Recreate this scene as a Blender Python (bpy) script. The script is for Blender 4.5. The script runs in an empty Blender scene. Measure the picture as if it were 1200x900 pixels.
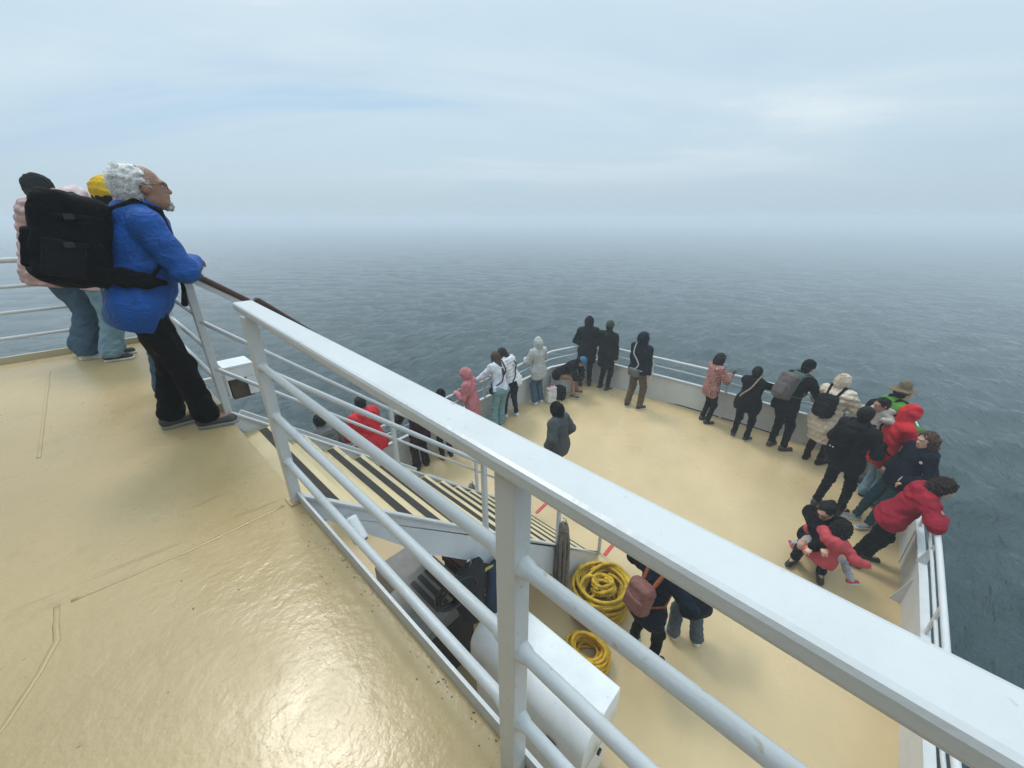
import bpy, bmesh, math, random
import numpy as np
from mathutils import Vector, Matrix
random.seed(7); np.random.seed(7)
R = math.radians
scene = bpy.context.scene
col = scene.collection

# ------------------------------------------------------------------ camera, world, sun, exposure
CAM = Vector((0, 0, 4.1))
cd = bpy.data.cameras.new('camera'); cam = bpy.data.objects.new('camera', cd); col.objects.link(cam)
cam.location = CAM; cam.rotation_euler = (R(90-23), 0, R(43))
cd.sensor_width = 36; cd.lens = 36*458/1200; cd.clip_start = 0.02; cd.clip_end = 6000
scene.camera = cam

SUN = Vector((-0.745, 0.098, 1.19)).normalized()
w = bpy.data.worlds.new('World'); scene.world = w; w.use_nodes = True
nt = w.node_tree; nt.nodes.clear()
def N(t, **k):
    n = nt.nodes.new(t)
    for a, b in k.items(): setattr(n, a, b)
    return n
def math_node(op, a, b=None):
    n = N('ShaderNodeMath', operation=op)
    for i, v in enumerate((a, b)):
        if v is None: continue
        if isinstance(v, (int, float)): n.inputs[i].default_value = v
        else: nt.links.new(v, n.inputs[i])
    return n.outputs[0]
def ramp_node(src, stops):
    n = N('ShaderNodeValToRGB'); e = n.color_ramp.elements
    while len(e) < len(stops): e.new(0.5)
    for el, (p, c) in zip(e, stops): el.position = p; el.color = (*c, 1)
    nt.links.new(src, n.inputs[0]); return n.outputs[0]
sky = N('ShaderNodeTexSky'); sky.sky_type = 'NISHITA'; sky.sun_disc = False
sky.sun_elevation = math.asin(SUN.z); sky.sun_rotation = math.atan2(SUN.x, SUN.y)
bg_clear = N('ShaderNodeBackground'); bg_clear.inputs[1].default_value = 0.09
nt.links.new(sky.outputs[0], bg_clear.inputs[0])
tc = N('ShaderNodeTexCoord'); sep = N('ShaderNodeSeparateXYZ'); nt.links.new(tc.outputs['Generated'], sep.inputs[0])
zz = math_node('MAXIMUM', sep.outputs[2], 0.0)
den = math_node('ADD', zz, 0.14)
cx = math_node('DIVIDE', sep.outputs[0], den); cy = math_node('DIVIDE', sep.outputs[1], den)
cmb = N('ShaderNodeCombineXYZ'); nt.links.new(cx, cmb.inputs[0]); nt.links.new(cy, cmb.inputs[1])
mp = N('ShaderNodeMapping'); mp.inputs['Scale'].default_value = (0.36, 0.80, 1)
mp.inputs['Location'].default_value = (3.3, 1.7, 0)
mr = N('ShaderNodeMapping'); mr.inputs['Rotation'].default_value = (0, 0, R(-46)); nt.links.new(cmb.outputs[0], mr.inputs[0]); nt.links.new(mr.outputs[0], mp.inputs[0])
ns = N('ShaderNodeTexNoise'); ns.inputs['Scale'].default_value = 0.9; ns.inputs['Detail'].default_value = 7; ns.inputs['Roughness'].default_value = 0.55
ns.inputs['Distortion'].default_value = 0.6
nt.links.new(mp.outputs[0], ns.inputs[0])
cloud = ramp_node(ns.outputs[0], [(0.28, (0.42, 0.60, 0.77)), (0.39, (0.53, 0.67, 0.78)), (0.52, (0.59, 0.72, 0.80)), (0.64, (0.76, 0.84, 0.88))])
grad = ramp_node(zz, [(0.0, (0.425, 0.54, 0.62)), (0.06, (0.43, 0.55, 0.64)), (0.2, (0.50, 0.63, 0.73)), (0.42, (0.92, 0.96, 0.98)), (1.0, (1.45, 1.45, 1.42))])
mfac = ramp_node(zz, [(0.03, (0, 0, 0)), (0.21, (1, 1, 1))])
mult = N('ShaderNodeMix', data_type='RGBA', blend_type='MULTIPLY'); mult.inputs[0].default_value = 1
hi_ = N('ShaderNodeMix', data_type='RGBA', blend_type='MIX')
gain = ramp_node(zz, [(0.10, (0.95, 0.95, 0.95)), (0.5, (1.0, 1.0, 1.0)), (0.75, (2.2, 2.15, 2.05))])
nt.links.new(cloud, mult.inputs[6]); nt.links.new(gain, mult.inputs[7])
nt.links.new(mfac, hi_.inputs[0]); nt.links.new(grad, hi_.inputs[6]); nt.links.new(mult.outputs[2], hi_.inputs[7])
bg_cloud = N('ShaderNodeBackground'); bg_cloud.inputs[1].default_value = 1.0
nt.links.new(hi_.outputs[2], bg_cloud.inputs[0])
mixs = N('ShaderNodeMixShader'); mixs.inputs[0].default_value = 0.93
nt.links.new(bg_clear.outputs[0], mixs.inputs[1]); nt.links.new(bg_cloud.outputs[0], mixs.inputs[2])
wo = N('ShaderNodeOutputWorld'); nt.links.new(mixs.outputs[0], wo.inputs[0])

sl = bpy.data.lights.new('sun', 'SUN'); sl.energy = 1.15; sl.angle = R(14); sl.color = (1, 0.96, 0.9)
so = bpy.data.objects.new('sun', sl); col.objects.link(so); so.rotation_euler = SUN.to_track_quat('Z', 'Y').to_euler()
vs = scene.view_settings; vs.view_transform = 'Standard'; vs.look = 'None'; vs.gamma = 1; vs.exposure = 0.20; vs.use_curve_mapping = False
scene.cycles.use_denoising = True; scene.cycles.max_bounces = 6; scene.cycles.volume_bounces = 3
scene.cycles.use_adaptive_sampling = True; scene.cycles.adaptive_threshold = 0.02

# ------------------------------------------------------------------ materials
def mat(name, color, rough=0.6, metal=0.0, var=0.0, vscale=3.0, bump=0.0, bscale=40.0, spec=0.5, coat=0.0, color2=None, sharp=0.5, detail=4):
    m = bpy.data.materials.new(name); m.use_nodes = True
    t = m.node_tree; b = t.nodes['Principled BSDF']
    b.inputs['Base Color'].default_value = (*color, 1); b.inputs['Roughness'].default_value = rough
    b.inputs['Metallic'].default_value = metal; b.inputs['Specular IOR Level'].default_value = spec
    b.inputs['Coat Weight'].default_value = coat
    if var or color2 or bump:
        c = t.nodes.new('ShaderNodeTexCoord')
    if var or color2:
        n = t.nodes.new('ShaderNodeTexNoise'); n.inputs['Scale'].default_value = vscale; n.inputs['Detail'].default_value = detail
        t.links.new(c.outputs['Object'], n.inputs[0])
        r = t.nodes.new('ShaderNodeValToRGB'); e = r.color_ramp.elements
        e[0].position = 0.5-sharp*0.5+0.02; e[1].position = 0.5+sharp*0.5-0.02
        e[0].color = (*(color2 or [x*(1-var) for x in color]), 1); e[1].color = (*color, 1) if color2 else (*[min(1, x*(1+var)) for x in color], 1)
        t.links.new(n.outputs[0], r.inputs[0]); t.links.new(r.outputs[0], b.inputs['Base Color'])
    if bump:
        n2 = t.nodes.new('ShaderNodeTexNoise'); n2.inputs['Scale'].default_value = bscale; n2.inputs['Detail'].default_value = 3
        t.links.new(c.outputs['Object'], n2.inputs[0])
        bp = t.nodes.new('ShaderNodeBump'); bp.inputs['Strength'].default_value = bump; bp.inputs['Distance'].default_value = 0.01
        t.links.new(n2.outputs[0], bp.inputs['Height']); t.links.new(bp.outputs[0], b.inputs['Normal'])
    return m

def white_paint(name, base=(0.80, 0.80, 0.80), rough=0.32):
    """gloss ship paint with streaks of dirt and a few rust freckles"""
    m = bpy.data.materials.new(name); m.use_nodes = True
    t = m.node_tree; b = t.nodes['Principled BSDF']; L = t.links.new
    c = t.nodes.new('ShaderNodeTexCoord')
    n = t.nodes.new('ShaderNodeTexNoise'); n.inputs['Scale'].default_value = 5; n.inputs['Detail'].default_value = 8; n.inputs['Roughness'].default_value = 0.65
    L(c.outputs['Object'], n.inputs[0])
    r = t.nodes.new('ShaderNodeValToRGB'); e = r.color_ramp.elements
    e[0].position = 0.28; e[0].color = (base[0]*0.90, base[1]*0.90, base[2]*0.89, 1); e[1].position = 0.60; e[1].color = (*base, 1)
    L(n.outputs[0], r.inputs[0])
    n2 = t.nodes.new('ShaderNodeTexNoise'); n2.inputs['Scale'].default_value = 38; n2.inputs['Detail'].default_value = 5
    L(c.outputs['Object'], n2.inputs[0])
    r2 = t.nodes.new('ShaderNodeValToRGB'); e = r2.color_ramp.elements
    e[0].position = 0.67; e[0].color = (0, 0, 0, 1); e[1].position = 0.74; e[1].color = (0.55, 0.55, 0.55, 1)
    L(n2.outputs[0], r2.inputs[0])
    mx = t.nodes.new('ShaderNodeMix'); mx.data_type = 'RGBA'; mx.inputs[7].default_value = (0.36, 0.25, 0.15, 1)
    L(r2.outputs[0], mx.inputs[0]); L(r.outputs[0], mx.inputs[6]); L(mx.outputs[2], b.inputs['Base Color'])
    b.inputs['Roughness'].default_value = rough
    n3 = t.nodes.new('ShaderNodeTexNoise'); n3.inputs['Scale'].default_value = 60; n3.inputs['Detail'].default_value = 4
    L(c.outputs['Object'], n3.inputs[0])
    bp = t.nodes.new('ShaderNodeBump'); bp.inputs['Strength'].default_value = 0.22; bp.inputs['Distance'].default_value = 0.006
    L(n3.outputs[0], bp.inputs['Height']); L(bp.outputs[0], b.inputs['Normal'])
    return m

def deck_paint(name, base, wet=0.5, grime=1.0):
    """thick yellow deck paint: worn, gritty, damp in patches, rust and scuff marks"""
    m = bpy.data.materials.new(name); m.use_nodes = True
    t = m.node_tree; b = t.nodes['Principled BSDF']; L = t.links.new
    c = t.nodes.new('ShaderNodeTexCoord')
    def noise(scale, detail=5, rough=0.55, dist=0.0, sc=None):
        n = t.nodes.new('ShaderNodeTexNoise'); n.inputs['Scale'].default_value = scale; n.inputs['Detail'].default_value = detail
        n.inputs['Roughness'].default_value = rough; n.inputs['Distortion'].default_value = dist
        if sc:
            mp = t.nodes.new('ShaderNodeMapping'); mp.inputs['Scale'].default_value = sc; L(c.outputs['Object'], mp.inputs[0]); L(mp.outputs[0], n.inputs[0])
        else: L(c.outputs['Object'], n.inputs[0])
        return n.outputs[0]
    def ramp(src, p0, c0, p1, c1):
        r = t.nodes.new('ShaderNodeValToRGB'); e = r.color_ramp.elements
        e[0].position = p0; e[0].color = (*c0, 1); e[1].position = p1; e[1].color = (*c1, 1); L(src, r.inputs[0]); return r.outputs[0]
    def mix(f, a, bb, mode='MIX'):
        x = t.nodes.new('ShaderNodeMix'); x.data_type = 'RGBA'; x.blend_type = mode
        if isinstance(f, float): x.inputs[0].default_value = f
        else: L(f, x.inputs[0])
        for i, v in ((6, a), (7, bb)):
            if isinstance(v, tuple): x.inputs[i].default_value = (*v, 1)
            else: L(v, x.inputs[i])
        return x.outputs[2]
    lo = tuple(x*0.92 for x in base); hi = tuple(min(1, x*1.08) for x in base)
    a = ramp(noise(0.8, 6), 0.35, lo, 0.65, hi)
    a = mix(ramp(noise(7, 7, 0.7), 0.55, (0, 0, 0), 0.75, (0.22*grime,)*3), a, tuple(x*0.62 for x in base))
    a = mix(ramp(noise(26, 4, 0.6, 0.5), 0.69, (0, 0, 0), 0.76, (0.55*grime,)*3), a, (0.16, 0.10, 0.045))
    a = mix(ramp(noise(5.5, 4, 0.6, 1.4, (1.0, 0.16, 1)), 0.70, (0, 0, 0), 0.76, (0.35*grime,)*3), a, (0.22, 0.15, 0.07))
    a = mix(ramp(noise(85, 3, 0.6), 0.70, (0, 0, 0), 0.76, (0.5*grime,)*3), a, (0.13, 0.09, 0.045))
    L(a, b.inputs['Base Color'])
    rr = ramp(noise(1.1, 6, 0.6, 0.6), 0.36, (0.23,)*3, 0.66, (0.36+0.3*(1-wet),)*3)
    L(rr, b.inputs['Roughness']); b.inputs['Specular IOR Level'].default_value = 0.5
    h = t.nodes.new('ShaderNodeMath'); h.operation = 'ADD'
    h2 = t.nodes.new('ShaderNodeMath'); h2.operation = 'MULTIPLY'; h2.inputs[1].default_value = 0.35
    L(noise(30, 4, 0.55), h.inputs[0]); L(noise(4, 3, 0.5, 0.8), h2.inputs[0]); 
    h3 = t.nodes.new('ShaderNodeMath'); h3.operation = 'MULTIPLY'; h3.inputs[1].default_value = 4.0
    L(h2.outputs[0], h3.inputs[0]); L(h3.outputs[0], h.inputs[1])
    bp = t.nodes.new('ShaderNodeBump'); bp.inputs['Strength'].default_value = 0.42; bp.inputs['Distance'].default_value = 0.006
    L(h.outputs[0], bp.inputs['Height']); L(bp.outputs[0], b.inputs['Normal'])
    return m

M = {}
M['white'] = white_paint('white_ship_paint', (0.555, 0.565, 0.57))
M['panel'] = white_paint('bulwark_paint', (0.60, 0.605, 0.60), 0.45)
M['stringer'] = white_paint('stringer_paint', (0.60, 0.63, 0.66), 0.4)
M['deck'] = deck_paint('upper_deck_paint', (0.425, 0.31, 0.15), 0.75, 1.5)
M['bowdeck'] = deck_paint('bow_deck_paint', (0.53, 0.395, 0.21), 0.35, 0.4)
M['tread'] = deck_paint('tread_paint', (0.56, 0.45, 0.25), 0.2, 0.8)
M['coaming'] = deck_paint('coaming_paint', (0.45, 0.38, 0.25), 0.2, 1.0)
M['grip'] = mat('black_grip_strip', (0.035, 0.032, 0.03), 0.85, bump=0.6, bscale=220, var=0.3)
M['wood'] = mat('varnished_handrail_wood', (0.055, 0.022, 0.014), 0.35, var=0.4, vscale=14, bump=0.1)
M['hull'] = white_paint('hull_paint', (0.7, 0.7, 0.7), 0.4)
M['black'] = mat('black_rubber', (0.012, 0.012, 0.013), 0.5, bump=0.2, bscale=30)
M['darkmetal'] = mat('dark_machine_paint', (0.035, 0.036, 0.038), 0.45, var=0.4, vscale=5, bump=0.2)
M['greymetal'] = mat('grey_machine_paint', (0.20, 0.205, 0.20), 0.5, var=0.2, vscale=6, bump=0.15)
M['steel'] = mat('steel_fitting', (0.5, 0.5, 0.5), 0.35, metal=0.9)
M['brown'] = mat('brown_board', (0.08, 0.05, 0.03), 0.7, var=0.4, vscale=10)
M['yellow_rope'] = mat('yellow_rope_fibre', (0.54, 0.34, 0.02), 0.75, var=0.35, vscale=9, bump=0.6, bscale=160)
M['gold_rope'] = mat('golden_rope_fibre', (0.62, 0.36, 0.02), 0.75, var=0.3, vscale=9, bump=0.6, bscale=160)
M['grey_rope'] = mat('grey_mooring_rope', (0.17, 0.145, 0.115), 0.9, var=0.35, vscale=12, bump=0.7, bscale=120)
M['red_paint'] = mat('red_floor_paint', (0.52, 0.035, 0.04), 0.5, var=0.2, vscale=20)
M['plastic'] = white_paint('white_plastic', (0.76, 0.77, 0.775), 0.28)
M['lens'] = mat('dark_lens', (0.01, 0.01, 0.012), 0.12)

# ------------------------------------------------------------------ mesh helpers
def tag(o, label=None, cat=None, group=None, kind=None):
    if label: o['label'] = label
    if cat: o['category'] = cat
    if group: o['group'] = group
    if kind: o['kind'] = kind
    return o
def empty(name, loc=(0, 0, 0), rz=0.0):
    o = bpy.data.objects.new(name, None); col.objects.link(o); o.location = loc; o.rotation_euler = (0, 0, rz); o.empty_display_size = 0.1
    return o
def link(name, me, m, parent=None, smooth=False):
    o = bpy.data.objects.new(name, me); col.objects.link(o)
    if m is not None and not me.materials: me.materials.append(m)
    if parent is not None: o.parent = parent
    if smooth:
        me.polygons.foreach_set('use_smooth', [True]*len(me.polygons))
    return o
def obj(name, bm, m, parent=None, smooth=False, bevel=0.0):
    me = bpy.data.meshes.new(name); bmesh.ops.recalc_face_normals(bm, faces=bm.faces); bm.to_mesh(me); bm.free()
    o = link(name, me, m, parent, smooth)
    if bevel:
        b = o.modifiers.new('bevel', 'BEVEL'); b.width = bevel; b.segments = 2; b.limit_method = 'ANGLE'; b.angle_limit = R(40)
    return o
def box(bm, lo, hi, mtx=None):
    r = bmesh.ops.create_cube(bm, size=1)['verts']
    lo, hi = Vector(lo), Vector(hi)
    for v in r:
        v.co = Vector([lo[i]+(v.co[i]+0.5)*(hi[i]-lo[i]) for i in range(3)])
        if mtx: v.co = mtx @ v.co
    return r
def prism(bm, pts, d):
    """polygon (list of 3D points) extruded by vector d"""
    a = [bm.verts.new(p) for p in pts]; b = [bm.verts.new(Vector(p)+Vector(d)) for p in pts]
    bm.faces.new(a); bm.faces.new(b[::-1]); n = len(pts)
    for i in range(n): bm.faces.new((a[i], a[(i+1) % n], b[(i+1) % n], b[i]))
def tube(bm, pts, r, seg=10, lobes=0, twist=0.0, lob=0.2, close=False):
    pts = [Vector(p) for p in pts]; n = len(pts); rs = r if hasattr(r, '__len__') else [r]*n
    rings = []; up = None; s = 0.0
    for i, p in enumerate(pts):
        if close: d = (pts[(i+1) % n]-pts[i-1]).normalized()
        else: d = (pts[min(i+1, n-1)]-pts[max(i-1, 0)]).normalized()
        if up is None:
            up = Vector((0, 0, 1)) if abs(d.z) < 0.9 else Vector((1, 0, 0))
        a = d.cross(up).normalized(); up = a.cross(d).normalized()
        if i: s += (pts[i]-pts[i-1]).length
        ring = []
        for k in range(seg):
            th = 2*math.pi*k/seg; rr = rs[i]*(1+lob*math.cos(lobes*th-twist*s)) if lobes else rs[i]
            ring.append(bm.verts.new(p+(a*math.cos(th)+up*math.sin(th))*rr))
        rings.append(ring)
    m = n if close else n-1
    for i in range(m):
        A, B = rings[i], rings[(i+1) % n]
        for k in range(seg): bm.faces.new((A[k], A[(k+1) % seg], B[(k+1) % seg], B[k]))
    if not close:
        bm.faces.new(rings[0][::-1]); bm.faces.new(rings[-1])
def bar(bm, a, b, w_, h_, up=(0, 0, 1)):
    """rectangular bar from a to b, w_ across, h_ along up"""
    a, b, up = Vector(a), Vector(b), Vector(up); d = (b-a).normalized(); s = d.cross(up).normalized(); u = s.cross(d).normalized()
    A = [a+s*x*w_/2+u*y*h_/2 for x, y in ((-1, -1), (1, -1), (1, 1), (-1, 1))]
    prism(bm, A, b-a)
def rotz(deg, loc): return Matrix.Translation(loc) @ Matrix.Rotation(R(deg), 4, 'Z')
def B(): return bmesh.new()

# ------------------------------------------------------------------ sea and haze
WATER = -3.5
def sea():
    rad = [6.0]
    while rad[-1] < 2500: rad.append(rad[-1]*1.0115+0.02)
    rad = np.array(rad); na = 620
    # finer towards where the photograph looks, all round for any other view
    th = np.linspace(0, 2*np.pi, na, endpoint=False)
    th = th-0.55*np.sin(th-(R(90+43)))
    Rr, T = np.meshgrid(rad, th, indexing='ij')
    X = Rr*np.cos(T); Yy = Rr*np.sin(T)-2; Z = np.zeros_like(X)
    rng = np.random.RandomState(3)
    cell = np.maximum(np.gradient(rad)[:, None], Rr*2*np.pi/na*0.6)
    for i in range(46):
        lam = 0.6*(1.13**(i*0.45)) if i < 40 else 7+2*(i-40)
        ang = R(118)+rng.normal(0, 0.5)
        k = 2*np.pi/lam; ph = rng.rand()*6.28
        amp = 0.0105*min(lam, 1.7)**0.9*(1.7/max(lam, 1.7))**0.75*(0.6+0.8*rng.rand())
        fade = np.clip((lam/cell-2.5)/3.0, 0, 1)
        q = k*(X*np.cos(ang)+Yy*np.sin(ang))+ph+0.7*np.sin(k*0.23*(X*np.sin(ang)-Yy*np.cos(ang))+ph*2)
        Z += fade*amp*(np.sin(q)+0.22*np.cos(2*q))
    nr = len(rad)
    V = np.stack([X, Yy, Z+WATER], -1).reshape(-1, 3)
    i = np.arange(nr-1)[:, None]; j = np.arange(na)[None, :]; j2 = (j+1) % na
    Q = np.stack([i*na+j, (i+1)*na+j, (i+1)*na+j2, i*na+j2], -1).reshape(-1, 4)
    return V, Q
def np_mesh(name, V, Q, smooth=True):
    me = bpy.data.meshes.new(name)
    me.vertices.add(len(V)); me.vertices.foreach_set('co', np.ascontiguousarray(V, dtype=np.float32).ravel())
    me.loops.add(Q.size); me.loops.foreach_set('vertex_index', np.ascontiguousarray(Q, dtype=np.int32).ravel())
    me.polygons.add(len(Q)); me.polygons.foreach_set('loop_start', np.arange(0, Q.size, 4, dtype=np.int32))
    me.polygons.foreach_set('use_smooth', np.full(len(Q), smooth))
    me.update(calc_edges=True); return me
mw = bpy.data.materials.new('sea_water'); mw.use_nodes = True
t = mw.node_tree; b = t.nodes['Principled BSDF']
b.inputs['Base Color'].default_value = (0.014, 0.038, 0.040, 1); b.inputs['Roughness'].default_value = 0.06; b.inputs['IOR'].default_value = 1.333
c = t.nodes.new('ShaderNodeTexCoord')
prev = None
for sc_, dist, stren, asp in ((6.0, 0.08, 0.8, (1.0, 0.5, 1)), (2.3, 0.26, 1.0, (1.0, 0.36, 1)), (0.9, 0.36, 0.8, (1.0, 0.36, 1))):
    mpn = t.nodes.new('ShaderNodeMapping'); mpn.inputs['Rotation'].default_value = (0, 0, R(-118)); mpn.inputs['Scale'].default_value = asp
    t.links.new(c.outputs['Object'], mpn.inputs[0])
    n = t.nodes.new('ShaderNodeTexNoise'); n.inputs['Scale'].default_value = sc_; n.inputs['Detail'].default_value = 5; n.inputs['Roughness'].default_value = 0.6; n.inputs['Distortion'].default_value = 0.5
    t.links.new(mpn.outputs[0], n.inputs[0])
    bp = t.nodes.new('ShaderNodeBump'); bp.inputs['Strength'].default_value = stren; bp.inputs['Distance'].default_value = dist
    t.links.new(n.outputs[0], bp.inputs['Height'])
    if prev: t.links.new(prev.outputs[0], bp.inputs['Normal'])
    prev = bp
t.links.new(prev.outputs[0], b.inputs['Normal'])
V, Q = sea()
tag(link('water', np_mesh('water', V, Q), mw), kind='structure')

mh = bpy.data.materials.new('sea_fog'); mh.use_nodes = True
t = mh.node_tree; t.nodes.remove(t.nodes['Principled BSDF'])
pv = t.nodes.new('ShaderNodeVolumePrincipled'); pv.inputs['Color'].default_value = (0.84, 0.905, 0.975, 1); pv.inputs['Density'].default_value = 0.0056
pv.inputs['Anisotropy'].default_value = 0.1
t.links.new(pv.outputs[0], t.nodes['Material Output'].inputs['Volume'])
bm = B(); box(bm, (-2600, -2600, WATER-1.4), (2600, 2600, 5.75))
tag(obj('haze', bm, mh), kind='stuff')

# ------------------------------------------------------------------ the ship
def dz(y):
    t = min(max((y-3.4)/5.0, 0), 1); return -0.62*(1-t)**1.25
UP = 2.65
OUT = [(-6.62, -1.6), (-6.45, 1.5), (-6.27, 3.6), (-5.9, 6.3), (-5.72, 7.6), (-5.14, 8.72), (-3.15, 8.80), (-1.3, 8.81), (0.35, 8.75), (0.98, 8.55), (1.12, 7.7), (1.17, 6.8), (1.24, 5.6), (1.31, 3.9), (1.42, 1.5), (1.48, -1.6)]
def outline(step=0.35):
    res = []
    for a, b_ in zip(OUT, OUT[1:]):
        a, b_ = Vector(a), Vector(b_); n = max(1, int((b_-a).length/step))
        for i in range(n): res.append(a+(b_-a)*i/n)
    res.append(Vector(OUT[-1])); return res
PL = outline()
def inset(p, i, d):
    a = PL[max(i-1, 0)]; c_ = PL[min(i+1, len(PL)-1)]; tdir = (c_-a).normalized(); n = Vector((tdir.y, -tdir.x))
    return p+n*d
# bow deck: rises towards the bow
bm = B()
rows = []
for y in np.arange(-1.6, 8.85, 0.2):
    rows.append([bm.verts.new((x, y, dz(y))) for x in np.linspace(-7, 2, 30)])
for a, b_ in zip(rows, rows[1:]):
    for i in range(29): bm.faces.new((a[i], a[i+1], b_[i+1], b_[i]))
# trim to the outline
for i in range(len(PL)-1):
    p, q = PL[i], PL[i+1]; d = (q-p).normalized(); n = Vector((-d.y, d.x))
    if i and (PL[i]-PL[i-1]).normalized().dot(d) > 0.9999: continue
    bmesh.ops.bisect_plane(bm, geom=bm.verts[:]+bm.edges[:]+bm.faces[:], plane_co=(p.x, p.y, 0), plane_no=(n.x, n.y, 0), clear_outer=True)
tag(obj('bow_deck', bm, M['bowdeck'], smooth=True), kind='structure')

hull = empty('ferry_hull', (-2.5, 0, WATER)); tag(hull, 'white ferry hull under the bow deck, dropping to the water', 'hull')
bm = B(); prev = None
for i, p in enumerate(PL):
    q = inset(p, i, -0.02); r_ = inset(p, i, 0.35+0.03*max(0, q.y))
    a = [bm.verts.new((q.x+2.5, q.y, dz(q.y)-0.006-WATER)), bm.verts.new((r_.x+2.5, r_.y-0.04*max(0, q.y), -0.6))]
    if prev: bm.faces.new((prev[0], a[0], a[1], prev[1]))
    prev = a
obj('shell_plating', bm, M['hull'], hull)

bul = empty('bulwark', (-2.2, 8.8, 0)); tag(bul, 'pale grey steel bulwark running around the bow deck', 'bulwark')
def loc(p, o): return Vector(p)-o.location
def strip(bm, z0f, z1f, d0, d1, o, a=0, b_=None):
    prev = None
    for i in range(a, (b_ or len(PL)-1)+1):
        p = PL[i]; q0 = inset(p, i, d0); q1 = inset(p, i, d1); z = dz(p.y)
        r_ = [bm.verts.new(loc((q0.x, q0.y, z+z0f(q0)), o)), bm.verts.new(loc((q0.x, q0.y, z+z1f(q0)), o)), bm.verts.new(loc((q1.x, q1.y, z+z1f(q0)), o)), bm.verts.new(loc((q1.x, q1.y, z+z0f(q0)), o))]
        if prev:
            for k in range(4): bm.faces.new((prev[k], prev[(k+1) % 4], r_[(k+1) % 4], r_[k]))
        else: bm.faces.new(r_)
        prev = r_
    bm.faces.new(prev[::-1])
slot = lambda q: 0.045 if (-3.1 < q.x < -0.7 and q.y > 8.5) else -0.01
bm = B(); strip(bm, slot, lambda q: 0.605, 0.0, 0.03, bul); obj('side_plate', bm, M['panel'], bul)
bm = B(); strip(bm, lambda q: 0.605, lambda q: 0.64, -0.02, 0.06, bul); obj('cap_strip', bm, M['white'], bul, bevel=0.006)
bm = B(); box(bm, loc((-3.1, 8.835, -0.03), bul), loc((-0.75, 8.86, 0.06), bul)); obj('slot_shade_strip', bm, M['black'], bul)  # black strip behind the drain slot paints in the dark of the gap
def at_len(target):
    s = 0
    for i in range(len(PL)-1):
        l = (PL[i+1]-PL[i]).length
        if s+l >= target: return i, PL[i]+(PL[i+1]-PL[i])*((target-s)/l), (PL[i+1]-PL[i]).normalized()
        s += l
    return len(PL)-1, PL[-1], (PL[-1]-PL[-2]).normalized()
total = sum((b_-a).length for a, b_ in zip(PL, PL[1:]))
rail = empty('bow_railing', (-2.2, 8.8, 0.64)); tag(rail, 'white pipe railing on top of the bulwark around the bow deck', 'railing')
# rails lie a little inboard of the plating
for name, hgt, rr, d in (('top_rail', 1.05, 0.030, 0.02), ('mid_rail', 0.85, 0.017, 0.015)):
    bm = B(); tube(bm, [loc((*inset(p, i, d), dz(p.y)+hgt), rail) for i, p in enumerate(PL)], rr, 10); obj(name, bm, M['white'], rail, smooth=True)
s = 0.5
while s < total-0.3:
    i, p, d = at_len(s); n = Vector((d.y, -d.x)); z = dz(p.y)
    bm = B(); q = p+n*0.02
    bar(bm, loc((q.x, q.y, z+0.64), rail), loc((q.x, q.y, z+1.035), rail), 0.055, 0.022, up=(n.x, n.y, 0)); obj('post', bm, M['white'], rail, bevel=0.004)
    bm = B()   # rib stiffening the plate under each post
    q = p+n*0.035
    bar(bm, loc((q.x, q.y, z), bul), loc((q.x, q.y, z+0.60), bul), 0.05, 0.02, up=(n.x, n.y, 0)); obj('rib', bm, M['panel'], bul)
    s += 1.66
for y in (5.75,):   # triangular gussets on the starboard side
    x = 1.255+(5.6-y)*0.04; z = dz(y)
    bm = B(); prism(bm, [loc((x, y, z+0.60), bul), loc((x-0.02, y, z), bul), loc((x-0.16, y, z+0.0), bul)], (0, 0.015, 0)); obj('gusset', bm, M['panel'], bul)
    bm = B(); prism(bm, [loc((x-0.01, y+0.03, z+0.645), rail), loc((x-0.01, y+0.03, z+1.03), rail), loc((x-0.10, y+0.03, z+0.645), rail)], (0, 0.012, 0)); obj('brace', bm, M['white'], rail)

# upper deck
EDGE = 0.48
bm = B(); box(bm, (-6.72, -7, UP-0.12), (3.2, EDGE, UP))
tag(obj('upper_deck', bm, M['deck']), kind='structure')
ud = bpy.data.objects['upper_deck']
def seam(pts, r=0.009):
    bm = B(); pp = []
    for a, b_ in zip(pts, pts[1:]):
        a, b_ = Vector(a), Vector(b_); n = max(2, int((b_-a).length/0.04))
        pp += [a+(b_-a)*i/n+Vector((random.uniform(-1, 1), random.uniform(-1, 1), 0))*0.0012 for i in range(n)]
    tube(bm, [(p.x, p.y, UP-0.0015) for p in pp], [0.011*random.uniform(0.85, 1.1) for _ in pp], 7)
    for v in bm.verts: v.co.z = UP+(v.co.z-UP)*0.22
    obj('weld_seam', bm, M['deck'], ud, smooth=True)
for pts in ([(-2.08, 0.40), (-2.07, 0.0), (-2.10, -0.45)], [(-2.11, -0.45), (-1.9, -0.45), (-1.78, -0.49), (-1.63, -0.56), (-1.2, -0.9)], [(-6.04, -0.5), (-3.71, -0.53)]): seam([(*p, 0) for p in pts])
cw = empty('front_wall', (-2.5, -0.3, -0.62)); tag(cw, 'white steel wall of the deckhouse below the upper deck', 'wall')
bm = B(); box(bm, (-4.1, -0.08, 0.0), (3.95, 0.0, UP+0.62-0.125)); obj('wall_plate', bm, M['hull'], cw)

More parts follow.
